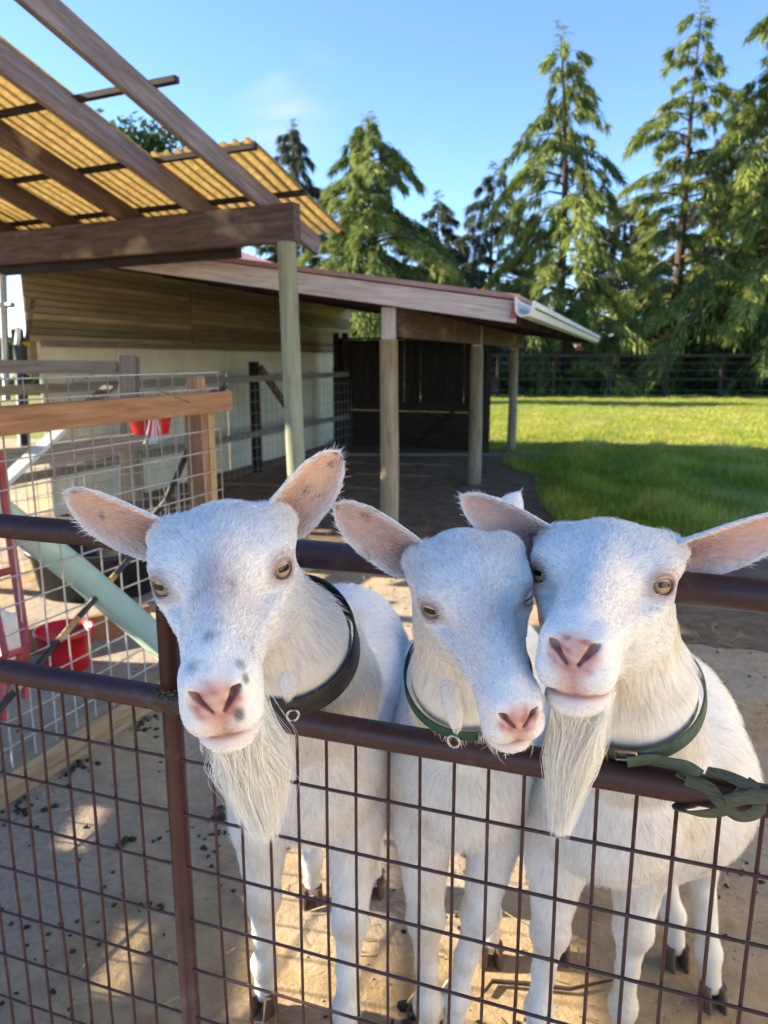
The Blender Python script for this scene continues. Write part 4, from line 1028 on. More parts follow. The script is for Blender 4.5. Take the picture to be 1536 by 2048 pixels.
def ear_mesh(base, tip, face, L_w, curl0=3.6, curl1=1.3, bend=.0, th=.0032):
    """a cupped leaf from base to tip; face = where the opening looks. returns verts, faces, inner mask, param"""
    base, tip = np.array(base), np.array(tip); ax_ = tip-base; L = np.linalg.norm(ax_); ax_ /= L
    fc = np.array(face, float); fc -= ax_*(fc@ax_); fc /= np.linalg.norm(fc); sd = np.cross(ax_, fc)
    nu, nv = 26, 18; V, inn, tt = [], [], []
    for layer in (0, 1):
        for i in range(nu+1):
            t = i/nu
            prof_ = np.interp(t, [0, .1, .25, .5, .7, .85, .94, 1], [.8, 1.14, 1.14, 1.08, .94, .66, .38, .03])
            wdt = L_w*prof_
            cu = np.interp(t, [0, .2, .45, .75, 1], [curl0, curl0*.72, curl1*1.15, curl1, curl1*.8])
            R_ = wdt/cu
            c = base+ax_*(L*t)+fc*(bend*L*math.sin(t*math.pi))
            off = R_*(1-math.cos(cu/2))*.5
            for j in range(nv+1):
                w_ = j/nv*2-1; a = w_*cu/2
                edge = max(0., 1-abs(w_))**.5
                rr2 = R_-(th*.5 if layer == 0 else -th*.5)*min(1, edge*2.5)
                V.append(c+sd*(math.sin(a)*rr2)+fc*(R_-math.cos(a)*rr2-off*1.2)); inn.append(layer == 0); tt.append((t, w_))
    F = []; m = nv+1; K = (nu+1)*m
    for i in range(nu):
        for j in range(nv):
            F.append((i*m+j, i*m+j+1, (i+1)*m+j+1, (i+1)*m+j)); F.append((K+i*m+j, K+(i+1)*m+j, K+(i+1)*m+j+1, K+i*m+j+1))
        F.append((i*m, (i+1)*m, K+(i+1)*m, K+i*m)); F.append((i*m+nv, K+i*m+nv, K+(i+1)*m+nv, (i+1)*m+nv))
    for j in range(nv): F.append((nu*m+j, nu*m+j+1, K+nu*m+j+1, K+nu*m+j))
    return np.array(V), np.array(F), np.array(inn), np.array(tt), ax_

WHITE = np.array([.80, .78, .745]); PINK = np.array([.52, .25, .205]); GREY = np.array([.10, .10, .11])
def goat(label, o, rotd, S, spine, legs, ears, open_eye, spots, seed, beard, wattles, collar, ear_tint, udder=None, shape=(1, 1, 1), chub=0.0, bridge=0.0, fur_n=(60000, 60000)):
    g = np.random.default_rng(seed)
    o = np.array(o); R3 = rot3(*[rad(x) for x in rotd])
    S3 = np.array(shape)*S
    def to_w(q): return o+(np.asarray(q, float)*S3)@R3.T
    def to_l(P): return ((P-o.astype(np.float32))@R3.astype(np.float32))/S3.astype(np.float32)
    neck = [(to_w((0, .030, -.022)), .060*S)]+[(np.array(p), r) for p, r in spine['neck']]
    body = spine['body']
    PR = []
    for (a, r1), (b, r2) in zip(neck[:-1], neck[1:]): PR.append((0, a, b, r1, r2, .03))
    for (a, r1), (b, r2) in zip(body[:-1], body[1:]): PR.append((0, a, b, r1, r2, .09))
    for c, r in spine.get('extra', ()): PR.append((1, c, r, 0, max(r), .06))
    for lg_ in legs:
        for i, ((a, r1), (b, r2)) in enumerate(zip(lg_[:-1], lg_[1:])): PR.append((0, a, b, r1, r2, .05 if i == 0 else .018))
        for (a, r1) in lg_[2:-1]:
            if r1 < .0235: continue
            PR.append((1, (a[0], a[1]-.004, a[2]), (r1*1.05, r1*1.08, r1*1.2), 0, r1*1.3, .02))
    def body_sdf(P):
        d_ = np.full(len(P), 1., np.float32)
        for (kd, a, b, r1, r2, k) in PR:
            a_, b_ = np.array(a, np.float32), np.array(b, np.float32)
            cc = (a_+b_)/2 if kd == 0 else a_; R_ = (np.linalg.norm(b_-a_)/2+max(r1, r2) if kd == 0 else r2)+.13
            q = P-cc; m = np.einsum('ij,ij->i', q, q) < R_*R_
            if not m.any(): continue
            Q = P[m]; x = sd_rc(Q, a_, b_, r1, r2) if kd == 0 else sd_el(Q, a_, b_)
            d_[m] = smin(d_[m], x, k)
        return d_
    hcen = to_w((0, -.05, -.02)).astype(np.float32)
    def head_w(P):
        q = P-hcen; m = np.einsum('ij,ij->i', q, q) < (.27*S)**2
        o_ = np.full(len(P), 1., np.float32)
        if m.any(): o_[m] = head_sdf(to_l(P[m]), open_eye, chub)*S
        return o_
    def full(P):
        hd_ = head_w(P)
        return smin(body_sdf(P), hd_, .028)
    def full_head(P):
        hd_ = head_sdf(to_l(P), open_eye, chub)*S
        L_ = to_l(P)
        k = .028
        b_ = body_sdf(P)
        return np.where(L_[:, 1] > -.06, smin(b_, hd_, k), np.minimum(hd_, b_))
    cutc = to_w((0, .085, -.04)); cutn = unit(np.array(neck[1][0])-to_w((0, 0, 0)))
    # fine head, coarser body, cut on one plane behind the jaw
    hc = to_w((0, -.055, -.012)); ext = .155*S
    Vh, Fh = surface_nets(full_head, hc-ext, hc+ext, .0019)
    allp = np.array([p for p, r in neck[1:]]+[p for p, r in body]+[p for l_ in legs for p, r in l_]+[to_w((0, .03, 0))])
    lo, hi = allp.min(0)-.30, allp.max(0)+.30; lo[2] = max(lo[2], .0)
    Vb, Fb = surface_nets(full, lo, hi, .006)
    sh = (Vh-cutc)@cutn; sb = (Vb-cutc)@cutn
    Fh = Fh[(sh[Fh] < .0015).all(1)]
    near = ((Vb-o)**2).sum(1) < (.24*S)**2
    Fb = Fb[~((sb[Fb] < -.0035) & near[Fb]).all(1)]
    EV, EF, EI, ET, EA = [], [], [], [], []; k0 = 0
    for (b_l, tip, face, w_, cu0, cu1, bd) in ears:
        v, f, inn, tt, ax_ = ear_mesh(to_w(b_l), tip, face, w_, cu0, cu1, bd)
        EV.append(v); EF.append(f+k0); EI.append(inn); ET.append(tt); EA.append(np.repeat(ax_[None], len(v), 0)); k0 += len(v)
    EV = np.concatenate(EV); EF = np.concatenate(EF); EI = np.concatenate(EI); ET = np.concatenate(ET); EA = np.concatenate(EA)
    XV, XF = [], []
    for w_ in wattles:
        v, f = tube_mesh('w', smooth_path(w_[0], 4), np.interp(np.linspace(0, 1, 4*(len(w_[0])-1)+1), np.linspace(0, 1, len(w_[1])), w_[1]).tolist(), 10)
        kk = len(XV); XV += list(v); XF += [tuple(a+kk for a in q) for q in f if len(q) == 4]
    XV = np.array(XV).reshape(-1, 3); XF = np.array(XF, int).reshape(-1, 4)
    V = np.concatenate([Vh, Vb, EV, XV]); n1, n2, n3 = len(Vh), len(Vh)+len(Vb), len(Vh)+len(Vb)+len(EV)
    F = np.concatenate([Fh, Fb+n1, EF+n2, XF+n3])
    used = np.unique(F); remap = np.full(len(V), -1); remap[used] = np.arange(len(used))
    # hide colour
    Lc = to_l(V.astype(np.float32)); ax_ = np.abs(Lc[:, 0])
    col = np.repeat(WHITE[None], len(V), 0)
    def blend(mask, c):
        nonlocal col
        mask = np.clip(mask, 0, 1)[:, None]; col = col*(1-mask)+np.array(c)*mask
    head_v = np.zeros(len(V), bool); head_v[:n1] = True
    nose = sd_el(Lc.astype(np.float32), (0, -.184, -.031), (.0175, .022, .0135))
    pad = np.clip(1-nose/.009, 0, 1)*head_v
    mot = sum(np.sin(Lc@g.normal(0, 1, 3)*q+g.uniform(0, 6)) for q in (180, 260, 420, 600, 800))/5
    blend(pad*np.clip(.85+.35*mot, 0, 1), PINK); blend(pad*np.clip(mot*1.6-.25, 0, .6), PINK*.55)
    lip = np.exp(-((Lc[:, 2]+.071)/.007)**2)*np.exp(-(ax_/.03)**4)*(Lc[:, 1] < -.13)*head_v
    blend(lip*.55, PINK*1.05); lip2 = np.exp(-((Lc[:, 2]+.0703)/.0026)**2)*(ax_ < .03)*(Lc[:, 1] < -.14)*head_v; blend(lip2*.8, (.14, .06, .05))
    ph = np.exp(-(ax_/.012)**2)*np.clip((-.034-Lc[:, 2])/.01, 0, 1)*np.clip((Lc[:, 2]+.074)/.01, 0, 1)*(Lc[:, 1] < -.15)*head_v
    blend(ph*.75, PINK)
    e = np.stack([ax_, Lc[:, 1], Lc[:, 2]], 1)-EYE_C
    er = np.sqrt((e@EYE_T/1.25)**2+(e@EYE_U)**2); out_ = (e@EYE_N > .002)
    blend(np.exp(-((er-.010)/.006)**2)*out_*head_v*.75, (.42, .27, .23)); blend(np.exp(-((er-.0095)/.0022)**2)*out_*head_v*.6, (.12, .075, .065))
    te = np.sqrt(((e+EYE_T*.02+EYE_U*.008)**2).sum(1)); blend(np.exp(-(te/.008)**2)*head_v*.6, (.14, .1, .09))
    if bridge:
        br = np.exp(-(ax_/.022)**2)*np.exp(-((Lc[:, 1]+.085)/.035)**2)*(Lc[:, 2] > -.02)*head_v
        blend(br*bridge, (.55, .38, .33))
    for (sx_, sy_, sz_, sr, sc2) in spots:
        ds_ = np.sqrt(((Lc[:, :2]-np.array([sx_, sy_]))**2).sum(1)+.5*(Lc[:, 2]-sz_)**2); blend(np.clip(1.6-ds_/sr, 0, 1)*head_v*sc2, GREY)
    nos = sd_rc(np.stack([ax_, -.182+(Lc[:, 1]+.182)*.3, Lc[:, 2]], 1).astype(np.float32), (.0048, -.1820, -.0395), (.0160, -.1812, -.0245), .0014, .0033)
    blend(np.clip(1-(nos+.0008)/.0012, 0, 1)*head_v*.9, (.10, .032, .028))
    ev = np.zeros(len(V), bool); ev[n2:n3] = True
    inn_full = np.zeros(len(V)); inn_full[n2:n3] = EI*np.clip(1.15-np.abs(ET[:, 1])**3, 0, 1)*np.clip((1.02-ET[:, 0])/.1, 0, 1)
    blend(inn_full*ear_tint[1], ear_tint[0])
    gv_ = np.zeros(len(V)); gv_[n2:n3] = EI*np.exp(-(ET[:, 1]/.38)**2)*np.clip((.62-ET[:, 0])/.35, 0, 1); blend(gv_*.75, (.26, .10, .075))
    if ear_tint[2]:
        nz = np.zeros(len(V))
        for k in range(ear_tint[2]):
            c = EV[EI][g.integers(0, int(EI.sum()))]; dd = np.sqrt(((V-c)**2).sum(1)); nz = np.maximum(nz, np.clip(1.5-dd/g.uniform(.0028, .0058), 0, 1))
        blend(nz*ev*(inn_full > 0)*.85, (.07, .05, .045))
    # knees and feet are soiled
    kz = np.zeros(len(V))
    for lg_ in legs:
        if len(lg_) > 3: kz = np.maximum(kz, np.exp(-((np.sqrt(((V-np.array(lg_[2][0])-np.array([0, -.03, 0]))**2).sum(1)))/.026)**2))
    blend(kz*(~head_v)*.5, (.3, .23, .15)); blend(np.clip(.12-V[:, 2], 0, .1)/.1*(~head_v)*.45, (.42, .32, .19))
    stn = sum(np.sin(V@g.normal(0, 1, 3)*q+g.uniform(0, 6)) for q in (9, 14, 22, 35, 60))/5
    blend(np.clip(stn*1.5-.25, 0, .45)*(~head_v)*(~ev), (.70, .62, .47)); blend(np.clip(.62-V[:, 2], 0, .3)/.3*np.clip(.25+stn, 0, .35)*(~head_v)*(~ev), (.60, .50, .36))
    if udder is not None:
        for (c, r) in udder: blend(np.clip(1.3-np.sqrt((((V-np.array(c))/np.array(r))**2).sum(1)), 0, 1)*.9, (.62, .34, .28))
    root = empty('goat', (o[0], spine['body'][0][0][1], 0), label, 'goat', 'goats at the gate')
    me = np_mesh('body', V[used]-np.array(root.location), remap[F], True)
    ca = me.attributes.new('hide', 'FLOAT_COLOR', 'POINT'); ca.data.foreach_set('color', np.concatenate([col[used], np.ones((len(used), 1))], 1).astype(np.float32).ravel())
    bo = link('body', me, M['hide'], root, Matrix.Translation(root.location))
    # eyes
    for sgn, op in ((-1, open_eye[0]), (1, open_eye[1])):
        c = to_w(EYE_C*np.array([sgn, 1, 1])); nX = R3@(EYE_N*np.array([sgn, 1, 1])); zz = R3@(EYE_U*np.array([sgn, 1, 1])); zz = unit(zz-nX*(zz@nX)); yy = np.cross(zz, nX)
        bm = bmesh.new(); bmesh.ops.create_uvsphere(bm, u_segments=32, v_segments=20, radius=EYE_R*S*.995)
        em = bpy.data.meshes.new('eye'); bm.to_mesh(em); bm.free(); em.polygons.foreach_set('use_smooth', [True]*len(em.polygons))
        Mx = Matrix((Vector(nX), Vector(yy), Vector(zz))).transposed().to_4x4(); Mx.translation = Vector(c)
        link('eye', em, M['eye'], root, Mx)
    # hooves: two claws each
    for lg_ in legs:
        f_, fz = np.array(lg_[-1][0]), np.array(lg_[-2][0]); toe = f_-fz; toe[2] = 0; toe = unit(toe) if np.linalg.norm(toe) > .004 else np.array([0, -1, 0.]); sd = np.array([toe[1], -toe[0], 0])
        HV, HF = [], []
        for sg2 in (-1, 1):
            rings = [(.052, .018, -.022, .018), (.03, .026, -.026, .0185), (.0, .034, -.028, .020)]
            k = len(HV)
            for (z, fr2, bk, hw) in rings:
                for (a, b) in ((1, .15), (.75, .7), (.2, 1), (-.5, .95), (-1, .4), (-1, -.3), (-.5, -.55), (.3, -.6), (.85, -.25)):
                    x_ = a*fr2 if a > 0 else -a*bk
                    HV.append(np.array([f_[0], f_[1], 0])+toe*(x_+.012)+sd*sg2*(.0165+b*hw*.75)+np.array([0, 0, z]))
            m = 9
            for i in range(2):
                for j in range(m): HF.append((k+i*m+j, k+i*m+(j+1) % m, k+(i+1)*m+(j+1) % m, k+(i+1)*m+j))
            HF += [tuple(range(k, k+m)), tuple(range(k+3*m-1, k+2*m-1, -1))]
        link('hoof', py_mesh('hoof', HV, HF), M['hoof'], root)
    # ---------------- coat
    def sample(Vs, Fs, n, wfn):
        T3 = np.concatenate([Fs[:, [0, 1, 2]], Fs[:, [0, 2, 3]]]); A, B_, C_ = Vs[T3[:, 0]], Vs[T3[:, 1]], Vs[T3[:, 2]]
        cr = np.cross(B_-A, C_-A); ar = np.linalg.norm(cr, axis=1); ce = (A+B_+C_)/3; w_ = ar*wfn(ce)
        cs = np.cumsum(w_); i = np.searchsorted(cs, g.uniform(0, cs[-1], n)); i = np.minimum(i, len(T3)-1)
        u1, u2 = np.sqrt(g.uniform(0, 1, n)), g.uniform(0, 1, n)
        P = A[i]*(1-u1)[:, None]+B_[i]*(u1*(1-u2))[:, None]+C_[i]*(u1*u2)[:, None]
        return P, unit(cr[i]), T3[i]
    def strands(P, Nn, D, L, lift, k=4, noise_=.22, grav=0.0):
        D = D+g.normal(0, noise_, D.shape); T = unit(D-Nn*np.einsum('ij,ij->i', D, Nn)[:, None]); 
        out = np.empty((len(P), k, 3)); out[:, 0] = P-Nn*.0008; p = P.copy()
        for q in range(1, k):
            f = q/(k-1); dr = unit(T+Nn*(lift*(1.15-f))[:, None]+np.array([0, 0, -grav*f]))
            p = p+dr*(L/(k-1))[:, None]; out[:, q] = p
        return out
    def hw(ce):
        l_ = to_l(ce.astype(np.float32)); a2 = np.abs(l_[:, 0])
        nd = sd_el(l_, (0, -.184, -.031), (.0175, .022, .0135)); w_ = np.clip((nd-.001)/.012, .0, 1)
        e_ = np.stack([a2, l_[:, 1], l_[:, 2]], 1)-EYE_C; r_e = np.sqrt((e_@EYE_T/1.3)**2+(e_@EYE_U)**2); w_ = np.where((e_@EYE_N > 0) & (r_e < .0125), 0, w_)
        w_ = w_*np.where((np.abs(l_[:, 2]+.070) < .0065) & (l_[:, 1] < -.135), .0, 1)
        w_ = w_*(1-bridge*.55*np.exp(-(a2/.02)**2)*np.exp(-((l_[:, 1]+.085)/.035)**2))
        return w_
    P, Nn, Th = sample(Vh, Fh, fur_n[0], hw); l_ = to_l(P.astype(np.float32))
    back = np.array([0, 1., 0]); D = np.repeat(back[None], len(P), 0)
    D[:, 0] += np.sign(l_[:, 0])*np.clip(np.abs(l_[:, 0])/.04, 0, 1.2)*.55
    D[:, 2] += np.where(l_[:, 2] < -.02, -.5, .15)
    up_ = np.clip((l_[:, 1]+.02)/.05, 0, 1)*(l_[:, 2] > .02); D = D*(1-up_[:, None]*.5)+up_[:, None]*np.array([0, -.15, .9])*.5
    mz = np.clip((-.135-l_[:, 1])/.03, 0, 1); L = (.0068+.0035*np.clip((l_[:, 1]+.05)/.08, 0, 1)+.006*up_)*(1-.55*mz)*g.uniform(.6, 1.25, len(P))*S
    H1 = strands(P, Nn, D@R3.T, L, np.full(len(P), .17)+.5*up_+g.uniform(-.08, .14, len(P)), 4, .26)
    bdir = unit(np.array(body[-1][0])-np.array(body[0][0]))
    def bw(ce):
        return np.where(ce[:, 1] < body[0][0][1]+.10, 1., .45)*np.where(ce[:, 2] < .07, 0, 1)
    P, Nn, Tb = sample(Vb, Fb, fur_n[1], bw)
    hgt = np.clip((P[:, 2]-.35)/.25, 0, 1)
    nk = np.exp(-(((P-np.array(neck[1][0]))**2).sum(1))/.06)
    D = bdir*.55*hgt[:, None]+np.array([0, 0, -1.])*(1-.3*hgt[:, None]); D = D+nk[:, None]*unit(np.array(neck[-1][0])-np.array(neck[0][0]))*.8
    L = (.011+.024*hgt+.008*nk)*g.uniform(.6, 1.35, len(P))
    H2 = strands(P, Nn, D, L, np.full(len(P), .20)+g.uniform(-.08, .14, len(P)), 4, .22, .1)
    P, Nn, T3 = sample(EV, EF, 9000, lambda c: np.ones(len(c)))
    inn = EI[T3].all(1); t_ = ET[T3][:, :, 0].mean(1); wv = np.abs(ET[T3][:, :, 1]).mean(1)
    kp = (~inn) | (g.uniform(0, 1, len(P)) < np.where(wv > .75, .9, np.where(t_ < .5, .5, .26))); P, Nn, inn, t_, wv, T3 = P[kp], Nn[kp], inn[kp], t_[kp], wv[kp], T3[kp]
    H3 = strands(P, Nn, EA[T3[:, 0]]+g.normal(0, .25, (len(P), 3)), np.where(inn, .010, .005)*g.uniform(.6, 1.4, len(P)), np.where(inn, .45, .15)+g.uniform(0, .15, len(P)), 4, .3)
    HH = [H1, H2, H3]; TT = [.25+.75*np.clip(col[Th[:, 0]]/WHITE, 0, 1), np.clip(col[n1+Tb[:, 0]]/WHITE, 0, 1), .55+.45*np.clip(col[n2+T3[:, 0]]/WHITE, 0, 1)]
    if len(XF):
        P, Nn, _ = sample(XV, XF, 1500, lambda c: np.ones(len(c))); HH.append(strands(P, Nn, np.repeat(np.array([[0, 0, -1.]]), len(P), 0), g.uniform(.006, .014, len(P)), np.full(len(P), .2)))
    # whiskers about the chin and brow
    n = 90; q = np.stack([g.normal(0, .026, n), g.uniform(-.17, -.10, n), np.full(n, -.088)], 1)
    rt = to_w(q); dn = grad(full_head, rt); rt = rt-dn*full_head(rt.astype(np.float32))[:, None]
    HH.append(strands(rt, unit(dn+.4*(R3@np.array([0, -.6, -.8]))), np.repeat((R3@np.array([0, -.3, -1.]))[None], n, 0), g.uniform(.008, .024, n), np.full(n, .8), 4, .4))
    H = np.concatenate(HH); n = len(H); TT = np.concatenate(TT); TT = np.concatenate([TT, np.ones((n-len(TT), 3))])
    cc_, ca2, cw_ = np.array(collar[0]), unit(np.array(collar[1])), collar[2]
    q = H-cc_; ad_ = q@ca2; under = ((np.abs(ad_) < cw_*.5+.001) & (np.linalg.norm(q, axis=2) < .14)).any(1); H, TT = H[~under], TT[~under]; n = len(H)
    pr_ = np.array([1., .9, .65, .12]); rad_ = pr_[None]*g.uniform(.00018, .00031, n)[:, None]
    if True:
        curves('coat', H, rad_, M['fur'], root, TT)
    if beard:
        (bc, bsp, bl, bsw, bn, brd) = beard
        rt = to_w(np.array(bc)+np.clip(g.normal(0, 1, (bn, 3)), -2, 2)*np.array(bsp)); k = 12; out = np.empty((bn, k, 3))
        ncl = 34; cid_ = g.integers(0, ncl, bn); ca_ = g.uniform(0, 6.28, ncl); cr_ = np.sqrt(g.uniform(0, 1, ncl)); cc_ = np.stack([np.cos(ca_)*cr_, np.sin(ca_)*cr_*.55], 1)
        cx_ = cc_[cid_]*brd+g.normal(0, brd*.16, (bn, 2)); L = bl*(1-.22*np.linalg.norm(cc_, axis=1)[cid_]**2)*g.uniform(.80, 1.03, bn)
        rm = rt.mean(0)
        for q in range(k):
            f = q/(k-1); wave = .0015*np.sin(f*5+cid_*1.3)*f
            fan = (f/.5)**1.1 if f < .5 else 1-(.45 if brd > .025 else .7)*((f-.5)/.5)**1.6
            st_ = max(0, 1-f*1.5)
            out[:, q, 0] = rm[0]+(rt[:, 0]-rm[0])*(.35+.65*st_)+cx_[:, 0]*fan+bsw[0]*f+wave
            out[:, q, 1] = rm[1]+(rt[:, 1]-rm[1])*(.35+.65*st_)+cx_[:, 1]*fan+bsw[1]*f
            out[:, q, 2] = rt[:, 2]-L*f
        curves('beard', out, np.linspace(1, .3, k)[None]*g.uniform(.00018, .0003, bn)[:, None], M['beard'], root)
    return dict(root=root, sdf=full, to_w=to_w, R=R3)

def leg_front(x, y, xh, yh, zs=.70, r=1.0, xk=None, yk=None):
    xk = x*.6+xh*.4 if xk is None else xk; yk = y*.5+yh*.5 if yk is None else yk
    return [((x, y+.03, zs), .085*r), ((x, y+.01, zs-.15), .062*r), ((xk, yk, .335), .0345*r), ((xk*.5+xh*.5, yk*.5+yh*.5+.006, .22), .0222*r), ((xh*.85+xk*.15, yh*.85+yk*.15+.012, .12), .0245*r), ((xh, yh, .045), .0235*r)]
def leg_hind(x, y, xh, yh, zs=.68, r=1.0):
    return [((x, y, zs), .11*r), ((x, y-.05, zs-.2), .07*r), ((x*.3+xh*.7, yh+.09, .30), .033*r), ((xh, yh+.03, .11), .024*r), ((xh, yh, .045), .0235*r)]

COLLARS = [((-.124, .985, 1.125), (.12, .60, -.79), .048), ((.120, .975, 1.082), (.06, .56, -.83), .021), ((.348, .970, 1.062), (.30, .42, -.86), .026)]
GOATS = []
# the black-collared goat with the spotted nose
GOATS.append(goat('white goat in a black collar with grey spots on nose and a full beard', (-.185, .832, 1.278), (6.6, -7.0, 7.9), 1.14,
    dict(neck=[((-.130, .970, 1.135), .076), ((-.122, 1.07, 1.095), .080), ((-.125, 1.25, .94), .118)],
         body=[((-.15, 1.38, .75), .145), ((-.13, 1.62, .73), .185), ((-.11, 1.90, .76), .165)], extra=[((-.15, 1.36, .66), (.11, .10, .10)), ((-.125, 1.45, .88), (.09, .14, .09))]),
    [leg_front(-.265, 1.42, -.285, 1.50), leg_front(-.065, 1.42, -.085, 1.36), leg_hind(-.21, 1.92, -.206, 1.86), leg_hind(-.02, 1.92, -.03, 1.90)],
    [((-.054, .047, .018), at(128, 985, .90), (.25, -.9, -.35), .074, 3.6, 1.9, .05), ((.054, .047, .018), at(680, 903, .93), (.35, -.95, -.1), .078, 3.6, 2.0, .03)],
    (1., 1.), [(.012, -.172, -.02, .005, .9), (.016, -.183, -.045, .004, .9), (.026, -.176, -.018, .003, .8), (-.002, -.148, .004, .005, .6), (.006, -.135, .008, .003, .6), (-.016, -.165, -.012, .006, .5),
     (.006, -.105, .016, .004, .65), (.014, -.098, .015, .004, .6), (.015, -.085, .02, .005, .6), (-.014, -.095, .016, .004, .6), (.003, -.075, .025, .0035, .6), (.0, -.155, -.004, .003, .6), (-.008, -.14, .003, .003, .5), (.012, -.184, -.06, .0025, .8), (.022, -.168, -.012, .004, .6)],
    1, ((.006, -.118, -.083), (.011, .022, .003), .160, (.018, .03), 15000, .031), [([at(560, 1315, .97), at(574, 1340, .95), at(577, 1375, .945), at(576, 1393, .945)], [.012, .012, .010, .005])],
    COLLARS[0], ((.55, .29, .17), .85, 14), udder=[((-.18, 1.78, .50), (.05, .05, .09)), ((-.03, 1.80, .50), (.05, .05, .09))], bridge=.6, shape=(.97, 1.06, 1.02)))
# the middle goat, head lowered
GOATS.append(goat('white goat in the middle with lowered head and bright green collar', (.108, .865, 1.240), (14.2, -6.6, 8.1), 1.0,
    dict(neck=[((.118, .975, 1.085), .073), ((.15, 1.22, .93), .10)],
         body=[((.165, 1.38, .74), .14), ((.20, 1.62, .72), .175), ((.26, 1.86, .74), .155)], extra=[((.165, 1.35, .66), (.105, .10, .10))]),
    [leg_front(.085, 1.41, .098, 1.38), leg_front(.245, 1.42, .155, 1.40), leg_hind(.20, 1.86, .275, 1.65), leg_hind(.36, 1.90, .45, 1.66)],
    [((-.054, .047, .018), at(668, 1008, .93), (.3, -.9, -.3), .070, 3.6, 1.9, .04), ((.030, .060, .010), at(1038, 986, 1.03), (.3, .9, .2), .052, 3.2, 1.6, .0)],
    (.82, .35), [(.006, -.183, -.062, .0022, .8), (-.006, -.183, -.062, .0022, .8)], 2, None, [([at(900, 1350, .97), at(902, 1390, .955), at(910, 1430, .95), at(913, 1455, .95)], [.014, .013, .011, .006])],
    COLLARS[1], ((.5, .27, .19), .85, 6), bridge=.35, shape=(.95, 1.05, 1.0)))
# the one pressing in from the right
GOATS.append(goat('white goat nearest the knotted strap with pink nose and long straight beard', (.267, .869, 1.256), (-4.8, -1.1, -23.9), 1.14,
    dict(neck=[((.345, .965, 1.07), .081), ((.415, 1.13, .91), .112)],
         body=[((.45, 1.29, .71), .135), ((.59, 1.47, .63), .185), ((.68, 1.70, .66), .165)], extra=[((.43, 1.28, .64), (.11, .10, .10))]),
    [leg_front(.36, 1.35, .34, 1.37, .66), leg_front(.53, 1.35, .53, 1.38, .66), leg_hind(.62, 1.76, .75, 1.64, .62), leg_hind(.76, 1.68, .79, 1.52, .62)],
    [((-.054, .047, .018), at(921, 992, .96), (-.1, -.95, -.25), .070, 3.6, 1.9, .03), ((.054, .045, .014), at(1612, 1030, .88), (.0, -.95, -.3), .076, 3.6, 1.9, .03)],
    (1., 1.), [(.0, -.187, -.04, .0025, .7)], 3, ((.004, -.125, -.086), (.012, .018, .003), .185, (-.010, .03), 10000, .019), [], COLLARS[2], ((.58, .33, .27), .85, 5), chub=.003, shape=(1.02, .96, 1.03)))

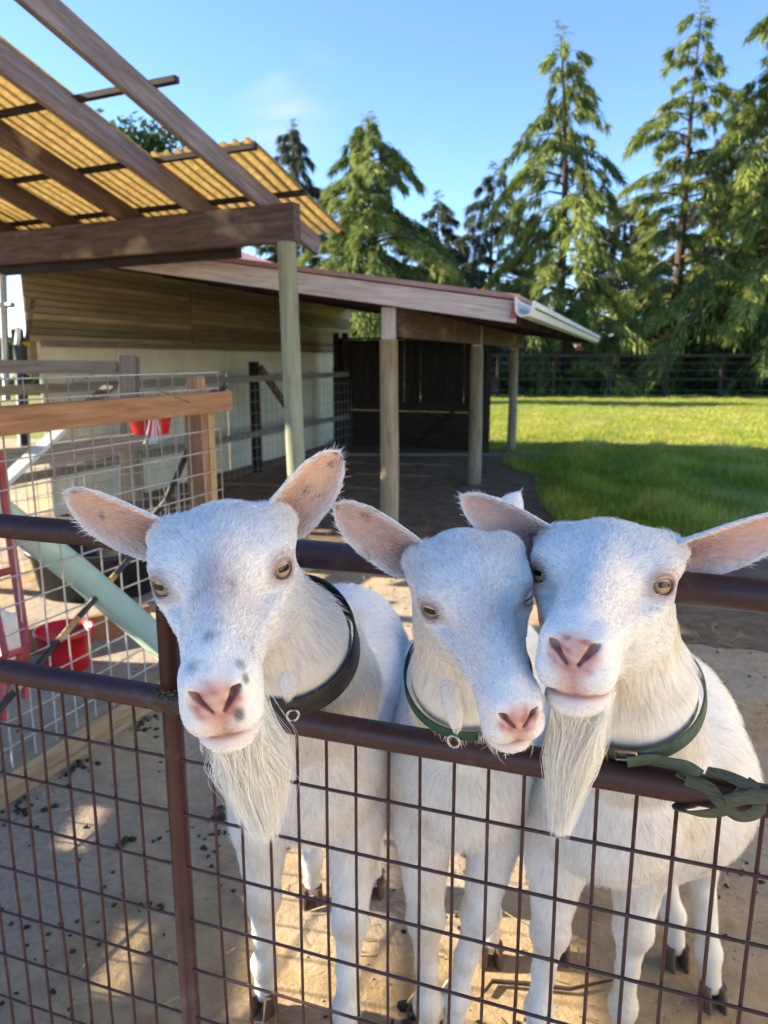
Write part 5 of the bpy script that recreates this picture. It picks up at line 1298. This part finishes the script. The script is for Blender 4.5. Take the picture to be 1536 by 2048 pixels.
# ------------------------------------------------------------------ collars
M['black_leather'] = plain('black_leather', (.008, .008, .010), (.02, .02, .024), 60, .45, 0, .25)
M['green_web'] = plain('green_web', (.006, .05, .03), (.014, .095, .055), 120, .7, 0, .5)
M['olive_web'] = plain('olive_web', (.035, .07, .05), (.09, .12, .085), 90, .75, 0, .5)
M['steel'] = plain('steel', (.45, .44, .42), (.6, .59, .57), 40, .3, .9, .02)
M['brass'] = plain('brass', (.34, .22, .15), (.46, .32, .24), 40, .35, .8, .02)
def collar(G, c, axis, width, mat, metal, label, buckle, ring, holes=(), loose=.0, pad=.0075, tail=None):
    c = np.array(c, float); a = unit(np.array(axis, float)); e1 = unit(np.array([0, 0, 1.])-a*a[2]); e2 = np.cross(a, e1)
    n = 72; th = np.linspace(0, 2*np.pi, n, endpoint=False); D = np.cos(th)[:, None]*e1+np.sin(th)[:, None]*e2
    rr_ = np.linspace(.02, .16, 141); P = c+D[:, None]*rr_[None, :, None]
    f = G['sdf'](P.reshape(-1, 3).astype(np.float32)).reshape(n, -1); r = np.array([rr_[np.argmax(x > 0)] if (x > 0).any() else .1 for x in f])
    r = np.minimum(r, np.median(r)*1.35)
    for _ in range(6): r = (np.roll(r, 1)+r*2+np.roll(r, -1))/4
    r = r+pad+loose*np.clip(-np.cos(th), 0, 1)
    pts = c+D*r[:, None]
    root = empty('collar', c-np.array([0, 0, r.max()]), label, 'collar', 'goat collars')
    ribbon('band', pts, D, width, .0035, mat, root, True)
    def on(phi, off=0.0):
        k = phi/(2*np.pi)*n; i = int(k) % n; j = (i+1) % n; w_ = k-int(k); p = pts[i]*(1-w_)+pts[j]*w_; d_ = unit(D[i]*(1-w_)+D[j]*w_); t = unit(pts[j]-pts[i])
        return p+d_*off, d_, t
    p, d_, t = on(buckle, .0035)
    hw, hl = width*.62, .013
    loop_ = [p+a*hw-t*hl, p+a*hw+t*hl, p-a*hw+t*hl, p-a*hw-t*hl]
    V, F = tube_mesh('b', loop_+[loop_[0]], .0021, 8); link('buckle', py_mesh('buckle', V, F, True), metal, root)
    tube('prong', [p-t*hl+d_*.001, p+t*hl*1.05+d_*.002], .0016, metal, root, 6)
    p, d_, t = on(buckle+.24, .002); tube('keeper', [p+a*hw*.9, p+d_*.004+a*hw*.5, p+d_*.004-a*hw*.5, p-a*hw*.9], .0022, metal, root, 8)
    p, d_, t = on(ring, .004); R_ = .008; cen = p+np.array([0, 0, -R_*.8])
    cp = [cen+(t*math.cos(q)+np.array([0, 0, 1])*math.sin(q))*R_ for q in np.linspace(0, 2*np.pi, 20)]
    V, F = tube_mesh('r', cp, .0018, 8, False); link('ring', py_mesh('ring', V, F, True), metal, root)
    for h_ in holes:
        p, d_, t = on(h_, .0022); cp = [p+(a*math.cos(q)+t*math.sin(q))*.0022 for q in np.linspace(0, 2*np.pi, 12)]
        V, F = tube_mesh('e', cp, .0011, 6, False); link('eyelet', py_mesh('eyelet', V, F, True), M['steel'], root)
    if tail:
        p, d_, t = on(tail, .006); L_ = .054
        tp = smooth_path([p+t*.03, p, p-t*L_*.35+d_*.008, p-t*L_*.7+d_*.016, p-t*L_+d_*.022-np.array([0, 0, .010])], 4)
        ribbon('strap_end', tp, [d_]*len(tp), width*.9, .0035, mat, root)
    return root
collar(GOATS[0], *COLLARS[0], M['black_leather'], M['steel'], 'black leather collar with steel eyelets on the spotted-nose goat', 3.55, 2.95, (4.9, 4.55, 4.2))
collar(GOATS[1], *COLLARS[1], M['green_web'], M['steel'], 'bright green webbing collar on the middle goat', 2.75, 3.35, (), .003)
collar(GOATS[2], *COLLARS[2], M['olive_web'], M['brass'], 'faded green collar with copper-coloured buckle on the goat by the strap', 2.9, 3.45, (), .006, tail=2.62)
